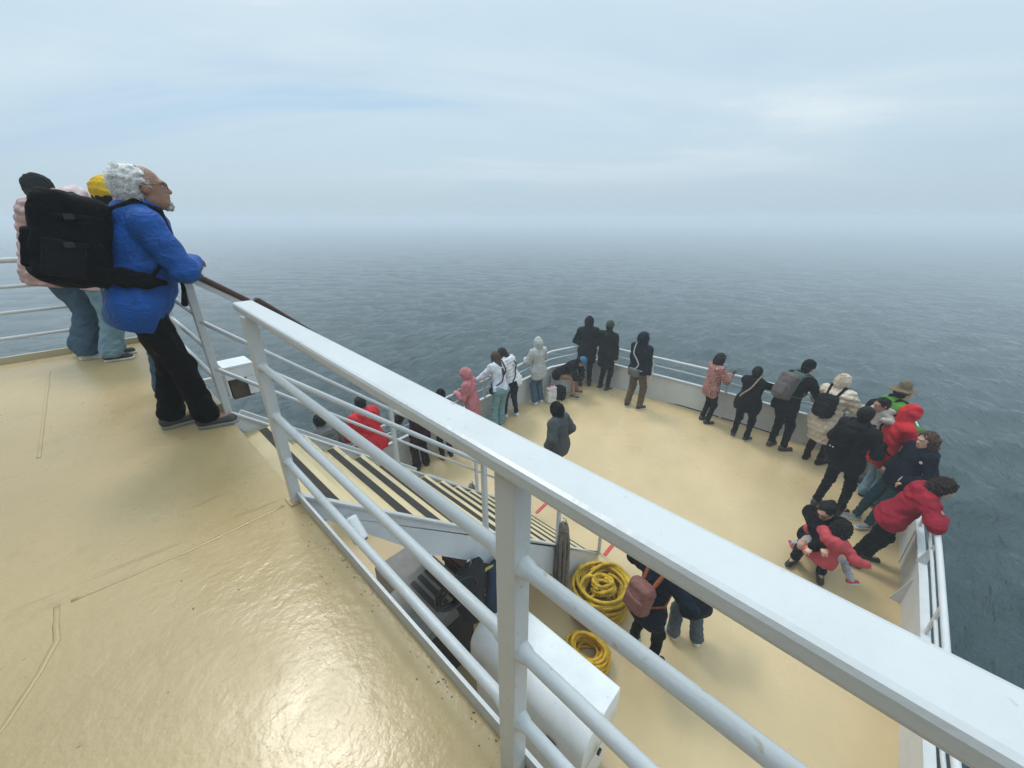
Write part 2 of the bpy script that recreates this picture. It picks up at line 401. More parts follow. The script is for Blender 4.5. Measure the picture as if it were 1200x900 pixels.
wh = empty('unseen_wheelhouse', (-0.6, -2.0, UP)); tag(wh, 'unseen grey wall with dark windows, added behind the viewer to block sky light', 'unseen_wheelhouse')  # unseen wall added behind the camera to keep sky light off the railing
bm = B(); box(bm, (-3.6, -0.12, 0.0), (3.7, 0.0, 2.9)); M['house'] = white_paint('unseen_wheelhouse_paint', (0.34, 0.35, 0.36), 0.5); obj('wall', bm, M['house'], wh)  # wall greyed so it bounces less light onto the railing
for k in range(5):
    x = -3.2+k*1.34; bm = B(); box(bm, (x, 0.002, 1.15), (x+1.15, 0.03, 1.16)); box(bm, (x, 0.002, 2.14), (x+1.15, 0.03, 2.15)); box(bm, (x-0.01, 0.002, 1.15), (x, 0.03, 2.15)); box(bm, (x+1.15, 0.002, 1.15), (x+1.16, 0.03, 2.15)); fw_ = obj('window_frame', bm, M['white'], wh)
    bm = B(); box(bm, (x+0.001, 0.003, 1.161), (x+1.149, 0.012, 2.139)); obj('pane', bm, M['lens'], fw_)
bm = B(); box(bm, (-3.8, -0.3, 2.9), (3.9, 0.45, 2.99)); obj('roof', bm, M['hull'], wh)
# coaming round the upper deck edge
coam = empty('deck_coaming', (-6.7, 0.48, UP)); tag(coam, 'low steel lip welded along the edge of the upper deck', 'coaming')
bm = B(); o = coam
box(bm, loc((-2.06, EDGE-0.012, UP-0.12), o), loc((3.2, EDGE, UP+0.062), o)); 
obj('front_lip', bm, M['white'], coam)
bm = B(); box(bm, loc((-6.72, EDGE-0.03, UP-0.13), o), loc((-3.66, EDGE+0.003, UP+0.07), o)); obj('port_front_lip', bm, M['coaming'], coam)
bm = B(); box(bm, loc((-6.735, -7, UP-0.13), o), loc((-6.70, EDGE-0.031, UP+0.07), o)); obj('side_lip', bm, M['coaming'], coam)

bm = B(); gr_ = random.Random(5)
for i in range(300):
    u = gr_.random()
    if u < 0.62: x, y = gr_.uniform(-2.0, 3.0), EDGE-0.02-abs(gr_.gauss(0, 0.05))
    elif u < 0.8: x, y = gr_.uniform(-6.5, -3.7), EDGE-0.04-abs(gr_.gauss(0, 0.07))
    else: x, y = gr_.uniform(-6.4, 0.5), gr_.uniform(-1.6, 0.4)
    r_ = gr_.uniform(0.0008, 0.0026)*(1.6 if x < -3 else 1); a = gr_.random()*6.28; el = gr_.uniform(1, 2.6)
    pts = [(x+r_*el*math.cos(a)*math.cos(t_)-r_*math.sin(a)*math.sin(t_), y+r_*el*math.sin(a)*math.cos(t_)+r_*math.cos(a)*math.sin(t_), UP+0.0006) for t_ in (0, 1.1, 2.3, 3.3, 4.2, 5.4)]
    prism(bm, pts, (0, 0, gr_.uniform(0.0008, 0.002)))
M['dirt'] = mat('brown_deck_dirt', (0.14, 0.095, 0.05), 0.8, var=0.4, vscale=30); tag(obj('paint_flakes', bm, M['dirt']), kind='stuff')
# foreground railing on the upper deck
RS = -0.035
def ryf(x): return 0.499+RS*(x+2.28)
def pyf(x): return 0.468-0.013*(x+2.28)
fr = empty('deck_railing', (-2.08, ryf(-2.08), UP)); tag(fr, 'thick white railing with flat top in the foreground above the white locker', 'railing'); o = fr
bm = B(); prism(bm, [loc((x, ryf(x)+d, UP+1.040), o) for x, d in ((-2.275, -0.042), (3.1, -0.042), (3.1, 0.042), (-2.275, 0.047))], (0, 0, 0.037)); obj('top_rail', bm, M['white'], fr, bevel=0.010)
RP = (-2.08, -0.411, 1.3, 2.95)
for x in RP:
    y = pyf(x); bm = B(); box(bm, loc((x-0.027, y-0.025, UP+0.0), o), loc((x+0.027, y+0.025, UP+1.041), o)); obj('post', bm, M['white'], fr, bevel=0.004)
    bm = B(); box(bm, loc((x-0.045, y-0.045, UP-0.001), o), loc((x+0.045, min(y+0.04, EDGE-0.015), UP+0.008), o)); obj('base_plate', bm, M['deck'], fr, bevel=0.003)
for z in (0.80, 0.538, 0.268):
    xs = sorted([-2.07+0.05*k for k in range(0, 104, 2)]+[x+s for x in RP for s in (-0.052, -0.042, -0.030, 0.030, 0.042, 0.052)])
    rr_ = [0.0172+(0.006 if any(abs(abs(x-p)-0.030) < 0.004 for p in RP) else 0.0035 if any(abs(abs(x-p)-0.042) < 0.004 for p in RP) else 0)+random.uniform(-0.0002, 0.0002) for x in xs]
    bm = B(); tube(bm, [loc((x, pyf(x), UP+z+random.uniform(-0.0006, 0.0006)), o) for x in xs], rr_, 16); obj('pipe', bm, M['white'], fr, smooth=True)

# port side railing: front run and side run
pr = empty('side_railing', (-3.62, 0.5, UP)); tag(pr, 'white pipe railing around the port corner of the upper deck, behind the man in blue', 'railing'); o = pr
for x in (-3.62, -5.15, -6.68):
    bm = B(); bar(bm, loc((x, 0.5, UP-0.10), o), loc((x, 0.5, UP+1.05), o), 0.06, 0.05, up=(0, 1, 0)); obj('post', bm, M['white'], pr, bevel=0.004)
for y in (-1.2, -2.9, -4.6, -6.3):
    bm = B(); bar(bm, loc((-6.68, y, UP-0.10), o), loc((-6.68, y, UP+1.05), o), 0.05, 0.05, up=(0, 1, 0)); obj('post', bm, M['white'], pr, bevel=0.004)
for z, r_ in ((1.05, 0.028), (0.79, 0.018), (0.53, 0.018), (0.27, 0.018)):
    bm = B(); tube(bm, [loc((-3.62, 0.5, UP+z), o), loc((-6.60, 0.5, UP+z), o), loc((-6.66, 0.47, UP+z), o), loc((-6.68, 0.42, UP+z), o), loc((-6.68, -6.9, UP+z), o)], r_, 12)
    obj('pipe', bm, M['white'], pr, smooth=True)

# ------------------------------------------------------------------ stairs
st = empty('stairway', (-2.85, 3.9, -0.62)); tag(st, 'steep yellow steel stairway with black grip strips leading down to the bow deck', 'stairs'); o = st
XL, XR = -3.60, -2.08
SL = 0.884
def sz(y): return UP+0.02-(y-EDGE)*SL
YB = 4.12
zb = dz(YB)
for x, nm in ((XR, 'stringer'), (XL, 'stringer')):
    bm = B()
    pts = [(x, EDGE+0.01, UP-0.10), (x, EDGE+0.01, sz(EDGE)+0.0), (x, YB, sz(YB)), (x, YB, dz(YB)), (x, YB-0.55, dz(YB-0.55)), (x, 1.2, UP-0.95)]
    prism(bm, [loc(p, o) for p in pts], (0.012, 0, 0)); obj(nm, bm, M['stringer'], st)
    bm = B(); bar(bm, loc((x+0.006, EDGE+0.02, sz(EDGE+0.02)+0.008), o), loc((x+0.006, YB, sz(YB)+0.008), o), 0.05, 0.014); obj('stringer_flange', bm, M['white'], st)
bm = B(); bar(bm, loc((XL-0.16, EDGE+0.1, sz(EDGE+0.1)-0.04), o), loc((XL-0.16, 2.2, sz(2.2)-0.04), o), 0.04, 0.10, up=(0, SL, 1)); bar(bm, loc((XL-0.16, 2.4, sz(2.4)-0.03), o), loc((XL-0.16, YB, sz(YB)-0.03), o), 0.05, 0.035); obj('side_bar', bm, M['white'], st)
NT = 14
for k in range(NT):
    y = EDGE+0.15+k*0.247; z = UP-0.205-k*0.2184
    bm = B(); box(bm, loc((XL+0.014, y-0.14, z-0.03), o), loc((XR-0.002, y+0.13, z), o)); tr = obj('tread', bm, M['tread'], st, bevel=0.004)
    bm = B(); box(bm, loc((XL+0.06, y+0.025, z+0.001), o), loc((XR-0.05, y+0.086, z+0.005), o)); obj('grip_strip', bm, M['grip'], tr)
for x, ys, topmat in ((XL, (1.9, 3.1, 4.05), 'wood'), (XR+0.03, (1.85, 3.0, 4.1), 'white')):
    for y in ys:
        bm = B(); bar(bm, loc((x, y, sz(y)), o), loc((x, y, sz(y)+1.04), o), 0.04, 0.04, up=(0, 1, 0)); obj('rail_post', bm, M['white'], st, bevel=0.003)
    for hgt, r_ in ((0.75, 0.017), (0.38, 0.016)):
        if x > -3 and hgt < 0.5: continue
        bm = B(); tube(bm, [loc((x, EDGE+0.02, sz(EDGE+0.02)+hgt), o), loc((x, 4.1, sz(4.1)+hgt), o)], r_, 10); obj('mid_rail', bm, M['white'], st, smooth=True)
    if topmat == 'white':
        bm = B(); bar(bm, loc((x, EDGE+0.04, sz(EDGE+0.04)+1.03), o), loc((x, 4.2, sz(4.2)+1.03), o), 0.06, 0.035); obj('rail_flat', bm, M['white'], st, bevel=0.004)
    if topmat == 'wood':
        for y0, z0, y1, z1 in ((0.53, 3.745, 0.84, 3.50), (0.885, 3.515, 2.95, 1.545), (3.0, 1.50, 4.2, 0.45)):
            bm = B(); bar(bm, loc((x, y0, z0), o), loc((x, y1, z1), o), 0.085, 0.045); obj('handrail', bm, M['wood'], st, bevel=0.018)
            bm = B(); bar(bm, loc((x, y0-0.01, z0-0.045), o), loc((x, y1, z1-0.045), o), 0.06, 0.036); obj('rail_flat', bm, M['white'], st, bevel=0.004)
for x in (-3.28, -1.96):
    z0, z1 = dz(4.12), dz(4.48); bm = B(); bar(bm, (0, -0.18, 0.006), (0, 0.18, 0.006+(z1-z0)), 0.05, 0.012)
    oo = obj('floor_strip', bm, M['red_paint'], bevel=0.002); oo.location = (x, 4.30, (z0+z1)/2-(z1-z0)/2)
    tag(oo, 'bright red strip on the bow deck beside the yellow rope coil' if x > -2.5 else 'bright red strip on the bow deck by the far foot of the stairs', 'floor strip', 'red strips at the foot of the stairs')
bm = B(); k = 0
for a in np.arange(-3.15, -1.95, 0.16):
    ln = random.uniform(0.07, 0.15); y = 4.52; z = dz(y)
    box(bm, (a+2.5, 0, 0.001), (a+2.5+ln, 0.035, 0.006))
oo = obj('floor_marking', bm, M['grip']); oo.location = (-2.5, 4.52, dz(4.52)+0.004); tag(oo, 'broken black line worn into the bow deck in front of the stairs', 'floor marking')

# ------------------------------------------------------------------ fittings
def rnd_box(bm, lo, hi, mtx=None): return box(bm, lo, hi, mtx)
# white locker with rounded lid
lk = empty('deck_locker', (-1.33, 1.78, -0.62)); tag(lk, 'large white locker with rounded lid below the foreground railing', 'locker')
bm = B(); box(bm, (-0.60, -0.25, 0.10), (0.60, 0.27, 0.80)); obj('locker_body', bm, M['plastic'], lk, bevel=0.03)
bm = B(); prof = [(0.285, 0.80), (0.285, 1.16), (0.265, 1.18), (0.0, 1.18)]
for a in range(0, 91, 5): prof.append((-0.06-0.20*math.sin(R(a)), 0.98+0.20*math.cos(R(a))))
prof.append((-0.265, 0.80))
prism(bm, [(-0.635, y, z) for y, z in prof], (1.27, 0, 0)); lid = obj('lid', bm, M['plastic'], lk, smooth=True, bevel=0.018); es = lid.modifiers.new('split', 'EDGE_SPLIT'); es.split_angle = R(35)
for x in (-0.60, 0.30):
    bm = B(); box(bm, (x, -0.292, 0.70), (x+0.10, -0.268, 0.86)); obj('latch', bm, M['black'], lid, bevel=0.004)
bm = B(); tube(bm, [(0.636, 0.0, 0.70), (0.655, 0.0, 0.70)], 0.028, 14); obj('vent_plug', bm, M['black'], lk)
bm = B(); box(bm, (0.601, -0.25, 0.62), (0.616, 0.24, 0.78)); obj('end_bracket', bm, M['white'], lk)
bm = B(); box(bm, (-0.72, -0.05, 0.62), (-0.61, 0.05, 0.72)); obj('side_bracket', bm, M['white'], lk)
bm = B(); box(bm, (-0.55, -0.22, 0.0), (-0.45, 0.22, 0.10)); box(bm, (0.45, -0.22, 0.0), (0.55, 0.22, 0.10)); obj('skid', bm, M['darkmetal'], lk)

# ventilated machine under the stairs
gx = empty('ventilation_unit', (-2.72, 1.62, -0.62)); tag(gx, 'dark grey machine cabinet with slatted vent beside the stairs', 'machine')
bm = B(); box(bm, (-0.36, -0.32, 0.0), (0.34, 0.30, 0.78)); obj('cabinet', bm, M['darkmetal'], gx, bevel=0.015)
bm = B(); prism(bm, [(-0.36, -0.32, 0.781), (-0.36, 0.30, 0.781), (-0.36, 0.30, 1.02), (-0.36, -0.32, 0.90)], (0.70, 0, 0)); tp = obj('hood', bm, M['greymetal'], gx, bevel=0.012)
bm = B()
for k in range(5):
    y = -0.16+k*0.095; z = 0.90+(y+0.32)*0.194
    bar(bm, (-0.26, y, z+0.004), (0.24, y, z+0.004), 0.055, 0.02, up=(0, -0.19, 1))
obj('vent_slats', bm, M['black'], tp)
bm = B(); box(bm, (-0.85, -0.22, 0.0), (-0.38, 0.28, 0.86)); obj('side_case', bm, M['greymetal'], gx, bevel=0.012)
bm = B(); tube(bm, [(0.1, -0.335, 0.62), (0.1, -0.318, 0.62)], 0.03, 12); box(bm, (-0.2, -0.332, 0.5), (-0.14, -0.321, 0.53)); obj('gauge', bm, M['plastic'], gx)
wb = empty('plank_crate', (-2.95, 2.38, -0.62)); tag(wb, 'weathered brown wooden crate standing under the stairs', 'crate')
bm = B(); box(bm, (-0.3, -0.2, 0.0), (0.3, 0.2, 0.74)); obj('crate_body', bm, M['brown'], wb, bevel=0.006)
bm = B()
for z in (0.1, 0.38, 0.66): box(bm, (-0.315, -0.222, z-0.05), (0.315, -0.202, z+0.05))
obj('slats', bm, M['brown'], wb, bevel=0.004)

# floodlight on the stair stringer
fl = empty('floodlight', (-1.98, 0.70, 2.36)); tag(fl, 'small white cylindrical lamp with dark lens on the stair side', 'lamp')
dv = Vector((0.62, 0.05, -0.62)).normalized()
bm = B(); tube(bm, [-dv*0.06, dv*0.10], 0.046, 20); obj('housing', bm, M['plastic'], fl, smooth=False, bevel=0.01)
bm = B(); tube(bm, [dv*0.101, dv*0.108], 0.037, 20); obj('lens', bm, M['lens'], fl)
bm = B(); box(bm, (-0.085, -0.03, -0.02), (-0.03, 0.03, 0.03)); obj('bracket', bm, M['white'], fl)

# white box hung off the port side of the upper deck front
hb = empty('junction_box', (-4.58, 0.80, 2.44)); tag(hb, 'white hooded box hanging outside the railing over the water', 'box')
bm = B(); box(bm, (-0.14, -0.13, 0.30), (0.14, 0.13, 0.33)); box(bm, (0.122, -0.127, 0.19), (0.138, 0.127, 0.30)); box(bm, (0.122, 0.045, 0.0), (0.138, 0.127, 0.188)); box(bm, (-0.138, 0.111, 0.0), (0.122, 0.127, 0.30)); box(bm, (-0.138, -0.127, 0.0), (0.12, -0.111, 0.30)); obj('hood', bm, M['plastic'], hb, bevel=0.006)
bm = B(); box(bm, (-0.12, -0.10, -0.03), (0.10, 0.09, 0.24)); obj('lamp_block', bm, M['brown'], hb, bevel=0.01)
bm = B(); bar(bm, (0.0, -0.32, 0.2), (0.0, -0.129, 0.2), 0.05, 0.04); obj('arm', bm, M['white'], hb)

# hanging gear on the stair side
def hook(parent, p):
    bm = B(); tube(bm, [Vector(p)+Vector((-0.02, 0, 0.07)), Vector(p)+Vector((0.01, 0, 0.08)), Vector(p)+Vector((0.03, 0, 0.03)), Vector(p)+Vector((0.0, 0, 0.0))], 0.009, 8); obj('hook', bm, M['steel'], parent, smooth=True)
def bundle(name, label, cat, pos, n, length, m, r=0.022, spread=0.06, group=None, lash=True):
    e = empty(name, pos); tag(e, label, cat, group)
    bm = B()
    for k in range(n):
        a = 2*math.pi*k/n; ox, oy = math.cos(a)*spread, math.sin(a)*spread*0.8
        pts = []
        for i in range(16):
            u = i/15; sp = 0.35+0.9*min(1, u*4) if u < 0.9 else 1.25
            pts.append((ox*sp+random.uniform(-1, 1)*0.004, oy*sp+random.uniform(-1, 1)*0.004, -u*length*random.uniform(0.985, 1.0)))
        tube(bm, pts, r*random.uniform(0.85, 1.1), 9, lobes=3, twist=70, lob=0.16)
    obj('strands', bm, M[m] if isinstance(m, str) else m, e, smooth=True)
    if lash:
        bm = B(); tube(bm, [(math.cos(a)*spread*0.75, math.sin(a)*spread*0.7, -0.10+0.01*a/6) for a in np.linspace(0, 12.5, 30)], r*0.8, 8); obj('lashing', bm, M[m] if isinstance(m, str) else m, e, smooth=True)
    hook(e, (0, 0, 0)); return e
bundle('rope_bundle', 'long grey rope bundle hanging from the stair rail beside the yellow coil', 'rope', (-1.98, 3.02, 0.82), 9, 1.18, 'grey_rope')
bundle('rope_bundle', 'short dark rope bundle hanging on the far stair rail', 'rope', (-3.72, 3.10, 0.42), 7, 0.42, 'grey_rope', 0.02, 0.05)
def hang_bag(name, label, cat, pos, half, m, rot=0):
    e = empty(name, pos, R(rot)); tag(e, label, cat)
    bm = B(); hx, hy, hz = half
    r = bmesh.ops.create_grid(bm, x_segments=2, y_segments=2, size=1); bm.clear()
    prev = None
    for i in range(12):
        u = i/11; wd = hx*(0.55+0.55*math.sin(math.pi*min(1, 0.2+u*0.75))); dp = hy*(0.6+0.7*u); z = -u*2*hz
        ring = [bm.verts.new((wd*math.cos(a)*(1+0.12*math.sin(3*a+i)), dp*math.sin(a), z)) for a in np.linspace(0, 2*math.pi, 14, endpoint=False)]
        if prev:
            for k in range(14): bm.faces.new((prev[k], prev[(k+1) % 14], ring[(k+1) % 14], ring[k]))
        else: bm.faces.new(ring)
        prev = ring
    bm.faces.new(prev[::-1]); obj('sack', bm, m, e, smooth=True); hook(e, (0, 0, 0)); return e
m_navyc = mat('navy_canvas', (0.012, 0.026, 0.055), 0.8, var=0.3, bump=0.4, bscale=25)
m_blackc = mat('black_canvas', (0.010, 0.010, 0.012), 0.85, var=0.3, bump=0.4, bscale=25)
m_greyc = mat('grey_canvas', (0.10, 0.095, 0.085), 0.85, var=0.3, bump=0.4, bscale=25)
hang_bag('gear_bag', 'black gear bag hanging under the stairs behind the slatted machine', 'bag', (-1.99, 1.58, 1.30), (0.16, 0.08, 0.30), m_blackc, 90)
hang_bag('gear_bag', 'navy blue gear bag hanging from a hook on the stair side', 'bag', (-1.97, 1.90, 1.12), (0.13, 0.07, 0.38), m_navyc, 90)
hang_bag('fender_sleeve', 'grey cloth sleeve hanging on the stair side nearest the white locker', 'sleeve', (-1.96, 2.14, 0.92), (0.09, 0.06, 0.40), m_greyc, 90)
# coiled hoses on the stair side
def coil(name, label, cat, pos, loops, m, r, rot=(0, 0, 0), lobes=3, group=None, jitter=0.03, extra=None):
    e = empty(name, pos); e.rotation_euler = [R(a) for a in rot]; tag(e, label, cat, group)
    bm = B()
    for (cx_, cy_, cz_, ra, rb, tilt, turns) in loops:
        n = int(54*turns); pts = []; ph = random.uniform(0, 6.28); q = Matrix.Rotation(R(tilt), 3, 'X') @ Matrix.Rotation(R(tilt*0.6), 3, 'Y')
        for i in range(n):
            a = ph+2*math.pi*i/54; u = i/n
            rr = 1+jitter*math.sin(2*a+ph)+jitter*0.8*math.sin(a*0.37+2*ph)
            p = Vector((ra*rr*math.cos(a), rb*rr*math.sin(a), 2*r*0.8*turns*(u-0.5)+jitter*0.25*math.sin(1.7*a+ph)))
            pts.append(q @ p+Vector((cx_, cy_, cz_)))
        tube(bm, pts, r, 10, lobes=lobes, twist=62 if lobes else 0, lob=0.17)
    obj('coils', bm, m, e, smooth=True); return e
M['hose_y'] = mat('yellow_black_hose', (0.35, 0.29, 0.04), 0.5, var=0.2)
coil('hose_coil', 'thin yellow hose coiled on a hook under the stairs', 'hose', (-1.985, 1.70, 0.98), [(0, 0, 0, 0.16, 0.24, 3, 2.2)], M['hose_y'], 0.012, (0, 90, 0), lobes=0)
coil('cable_coil', 'black cable coiled and hung beside the hanging gear bags', 'cable', (-1.98, 1.42, 1.15), [(0, 0, 0, 0.14, 0.2, 4, 4.5)], M['black'], 0.011, (0, 90, 0), lobes=0)
rc = random.Random(12)
def messy(n, rx, ry_, z0, dzz, tilt, tn=1.15, off=0.05):
    return [(rc.uniform(-off, off), rc.uniform(-off, off), z0+i*dzz, rx*rc.uniform(0.72, 1.04), ry_*rc.uniform(0.72, 1.04), rc.uniform(-tilt, tilt), tn*rc.uniform(0.8, 1.3)) for i in range(n)]
coil('rope_coil', 'large heap of coiled yellow rope at the foot of the stairs', 'rope', (-1.62, 3.46, dz(3.4)),
     messy(12, 0.35, 0.41, 0.03, 0.022, 7, 1.6)+messy(7, 0.28, 0.33, 0.06, 0.03, 9, 1.6)+messy(9, 0.33, 0.36, 0.24, 0.018, 14, 1.1)+messy(5, 0.13, 0.16, 0.30, 0.02, 20, 1.8, 0.03)+[(-0.12, -0.14, 0.33, 0.10, 0.13, 24, 3.2), (0, 0, 0.06, 0.18, 0.2, 3, 3), (0, 0, 0.05, 0.1, 0.1, 3, 2.5)], M['yellow_rope'], 0.021, jitter=0.06)
coil('rope_coil', 'small bright golden coil of rope on the deck behind the white locker', 'rope', (-1.36, 2.74, dz(2.7)),
     messy(9, 0.23, 0.22, 0.03, 0.02, 7, 1.5, 0.03)+messy(7, 0.20, 0.17, 0.10, 0.02, 26, 1.3, 0.05), M['gold_rope'], 0.017, jitter=0.05)
coil('rope_coil', 'yellow rope coil half hidden beside the brown crate under the stairs', 'rope', (-3.52, 1.95, dz(2)), messy(12, 0.22, 0.22, 0.03, 0.03, 9, 1.5, 0.03), M['yellow_rope'], 0.021, jitter=0.05)
# seat under the crouched man at the bow
bs = empty('deck_box', (-5.42, 7.72, dz(7.7))); tag(bs, 'low pale box used as a seat in the port bow corner', 'box')
bm = B(); box(bm, (-0.22, -0.22, 0.0), (0.2, 0.22, 0.40)); obj('box_body', bm, M['panel'], bs, bevel=0.02)
bm = B(); box(bm, (-0.235, -0.235, 0.402), (0.215, 0.235, 0.44)); obj('lid', bm, M['panel'], bs, bevel=0.01)
# ------------------------------------------------------------------ people: signed-distance bodies turned into one surface each
def vec(*a): return np.array(a, dtype=np.float64)
def nrm(v):
    v = np.asarray(v, float); return v/max(1e-9, np.linalg.norm(v))
class Prims:
    def __init__(s): s.p = []
    def cone(s, a, b, ra, rb, k=0.03, flat=None, op='+'): s.p.append(('c', op, vec(*a), vec(*b), ra, rb, k, flat)); return s
    def chain(s, pts, rs, k=0.02, flat=None, op='+'):
        for i in range(len(pts)-1):
            s.cone(pts[i], pts[i+1], rs[i] if hasattr(rs, '__len__') else rs, rs[i+1] if hasattr(rs, '__len__') else rs, k, flat, op)
        return s
    def ell(s, c_, r_, ax=None, k=0.03, op='+'):
        s.p.append(('e', op, vec(*c_), vec(*r_), np.eye(3) if ax is None else np.array(ax), k)); return s
    def box(s, c_, h_, ax=None, rd=0.02, k=0.02, op='+'):
        s.p.append(('b', op, vec(*c_), vec(*h_), np.eye(3) if ax is None else np.array(ax), rd, k)); return s
    def cut(s, n, d): s.p.append(('h', '-', nrm(n), d)); return s   # keep n.x < d
    def bb(s, q):
        if q[0] == 'c':
            m = max(q[4], q[5]); return np.minimum(q[2], q[3])-m, np.maximum(q[2], q[3])+m
        if q[0] == 'e':
            e = np.abs(q[4]).T @ q[3]; return q[2]-e, q[2]+e
        e = np.abs(q[4]).T @ (q[3]+q[5]); return q[2]-e, q[2]+e
def surface(P, h, wrinkle=None):
    los, his = zip(*[P.bb(q) for q in P.p if q[1] == '+'])
    lo = np.min(los, 0)-4*h; hi = np.max(his, 0)+4*h
    n = np.ceil((hi-lo)/h).astype(int)+1
    D = np.full(n, 0.5, np.float32); ax = [lo[i]+h*np.arange(n[i]) for i in range(3)]
    for q in P.p:
        if q[0] == 'h':
            D = np.maximum(D, (ax[0][:, None, None]*q[2][0]+ax[1][None, :, None]*q[2][1]+ax[2][None, None, :]*q[2][2]-q[3]).astype(np.float32)); continue
        k = q[6] if q[0] in 'cb' else q[5]
        a, b_ = P.bb(q); mg = k+3*h
        i0 = np.maximum(0, np.floor((a-mg-lo)/h).astype(int)); i1 = np.minimum(n, np.ceil((b_+mg-lo)/h).astype(int)+1)
        if np.any(i1 <= i0): continue
        X = ax[0][i0[0]:i1[0]][:, None, None]; Y = ax[1][i0[1]:i1[1]][None, :, None]; Z = ax[2][i0[2]:i1[2]][None, None, :]
        if q[0] == 'c':
            A, Bq, ra, rb, fl = q[2], q[3], q[4], q[5], q[7]; ab = Bq-A; L2 = max(1e-9, ab @ ab)
            px, py, pz = X-A[0], Y-A[1], Z-A[2]
            tt = np.clip((px*ab[0]+py*ab[1]+pz*ab[2])/L2, 0, 1)
            wx, wy, wz = px-tt*ab[0], py-tt*ab[1], pz-tt*ab[2]
            if fl is not None:
                nn, f = nrm(fl[0]), fl[1]; s_ = (wx*nn[0]+wy*nn[1]+wz*nn[2])*(f-1)
                wx, wy, wz = wx+nn[0]*s_, wy+nn[1]*s_, wz+nn[2]*s_
            d = np.sqrt(wx*wx+wy*wy+wz*wz)-(ra+tt*(rb-ra))
            if fl is not None: d = d/(0.5+0.5*fl[1])
        else:
            A, r_, ax3 = q[2], q[3], q[4]; px, py, pz = X-A[0], Y-A[1], Z-A[2]
            u = [px*e[0]+py*e[1]+pz*e[2] for e in ax3]
            if q[0] == 'e':
                k0 = np.sqrt((u[0]/r_[0])**2+(u[1]/r_[1])**2+(u[2]/r_[2])**2); d = (k0-1)*min(r_)*(0.6+0.4*k0*0+0.2)
            else:
                g = [np.abs(u[i])-r_[i] for i in range(3)]
                d = np.sqrt(np.maximum(g[0], 0)**2+np.maximum(g[1], 0)**2+np.maximum(g[2], 0)**2)+np.minimum(np.maximum(np.maximum(g[0], g[1]), g[2]), 0)-q[5]
        sl_ = tuple(slice(i0[i], i1[i]) for i in range(3)); S = D[sl_]
        if q[1] == '+':
            hh = np.clip(0.5+0.5*(S-d)/k, 0, 1); D[sl_] = S*(1-hh)+d*hh-k*hh*(1-hh)
        else:
            d = -d; hh = np.clip(0.5-0.5*(S-d)/k, 0, 1); D[sl_] = S*(1-hh)+d*hh+k*hh*(1-hh)
    if wrinkle:
        I = np.argwhere(np.abs(D) < 3.0*h+0.02); pts = lo+I*h
        D[I[:, 0], I[:, 1], I[:, 2]] += wrinkle(pts).astype(np.float32)
    # naive surface nets
    S = D < 0
    c8 = np.zeros(np.array(S.shape)-1, np.uint8); off = [(i, j, k) for i in (0, 1) for j in (0, 1) for k in (0, 1)]
    for o_ in off: c8 += S[o_[0]:S.shape[0]-1+o_[0], o_[1]:S.shape[1]-1+o_[1], o_[2]:S.shape[2]-1+o_[2]]
    act = (c8 > 0) & (c8 < 8); I = np.argwhere(act); idx = np.full(act.shape, -1, np.int32); idx[act] = np.arange(len(I))
    val = {o_: D[I[:, 0]+o_[0], I[:, 1]+o_[1], I[:, 2]+o_[2]] for o_ in off}
    acc = np.zeros((len(I), 3)); cnt = np.zeros(len(I))
    for a in off:
        for d_ in range(3):
            if a[d_] == 0:
                b_ = list(a); b_[d_] = 1; b_ = tuple(b_); va, vb = val[a], val[b_]; cr = (va < 0) != (vb < 0)
                tt = np.where(cr, va/np.where(cr, va-vb, 1), 0); p = np.array(a, float)[None, :]+np.eye(3)[d_][None, :]*tt[:, None]
                acc += p*cr[:, None]; cnt += cr
    V = lo+h*(I+acc/cnt[:, None])
    qs = []
    for d_ in range(3):
        e1, e2 = [(1, 2), (2, 0), (0, 1)][d_]
        s0 = [slice(None)]*3; s1 = [slice(None)]*3; s0[d_] = slice(0, -1); s1[d_] = slice(1, None)
        A = S[tuple(s0)]; Bq = S[tuple(s1)]
        E_ = np.argwhere(A != Bq); E_ = E_[(E_[:, e1] > 0) & (E_[:, e2] > 0) & (E_[:, e1] < idx.shape[e1]) & (E_[:, e2] < idx.shape[e2])]
        sg = A[E_[:, 0], E_[:, 1], E_[:, 2]]
        def g(a_, b__):
            T = E_.copy(); T[:, e1] -= a_; T[:, e2] -= b__; return idx[T[:, 0], T[:, 1], T[:, 2]]
        qd = np.stack([g(1, 1), g(0, 1), g(0, 0), g(1, 0)], -1); qd[~sg] = qd[~sg][:, ::-1]; qs.append(qd)
    return V, np.concatenate(qs)
def folds(amp, scale, seed, squash=(1, 1, 1)):
    r_ = np.random.RandomState(seed); ks = [nrm(r_.normal(size=3))*2*np.pi/scale*r_.uniform(0.7, 1.4)*np.array(squash) for _ in range(6)]; ph = r_.rand(6)*6.28
    def f(p):
        a = np.sin(p @ ks[0]+ph[0]+1.8*np.sin(p @ ks[1]*0.6+ph[1])); b_ = np.sin(p @ ks[2]*1.3+ph[2]+1.6*np.sin(p @ ks[3]*0.5+ph[3])); c_ = np.sin(p @ ks[4]*2.2+ph[4]+np.sin(p @ ks[5]+ph[5]))
        return amp*(0.5*a+0.35*b_+0.25*c_)
    return f
def quilt(axis, spacing, amp, base):
    axis = nrm(axis)
    return lambda p: base(p)+amp*(1-2*np.abs(np.sin(np.pi*(p @ axis)/spacing))**0.6)
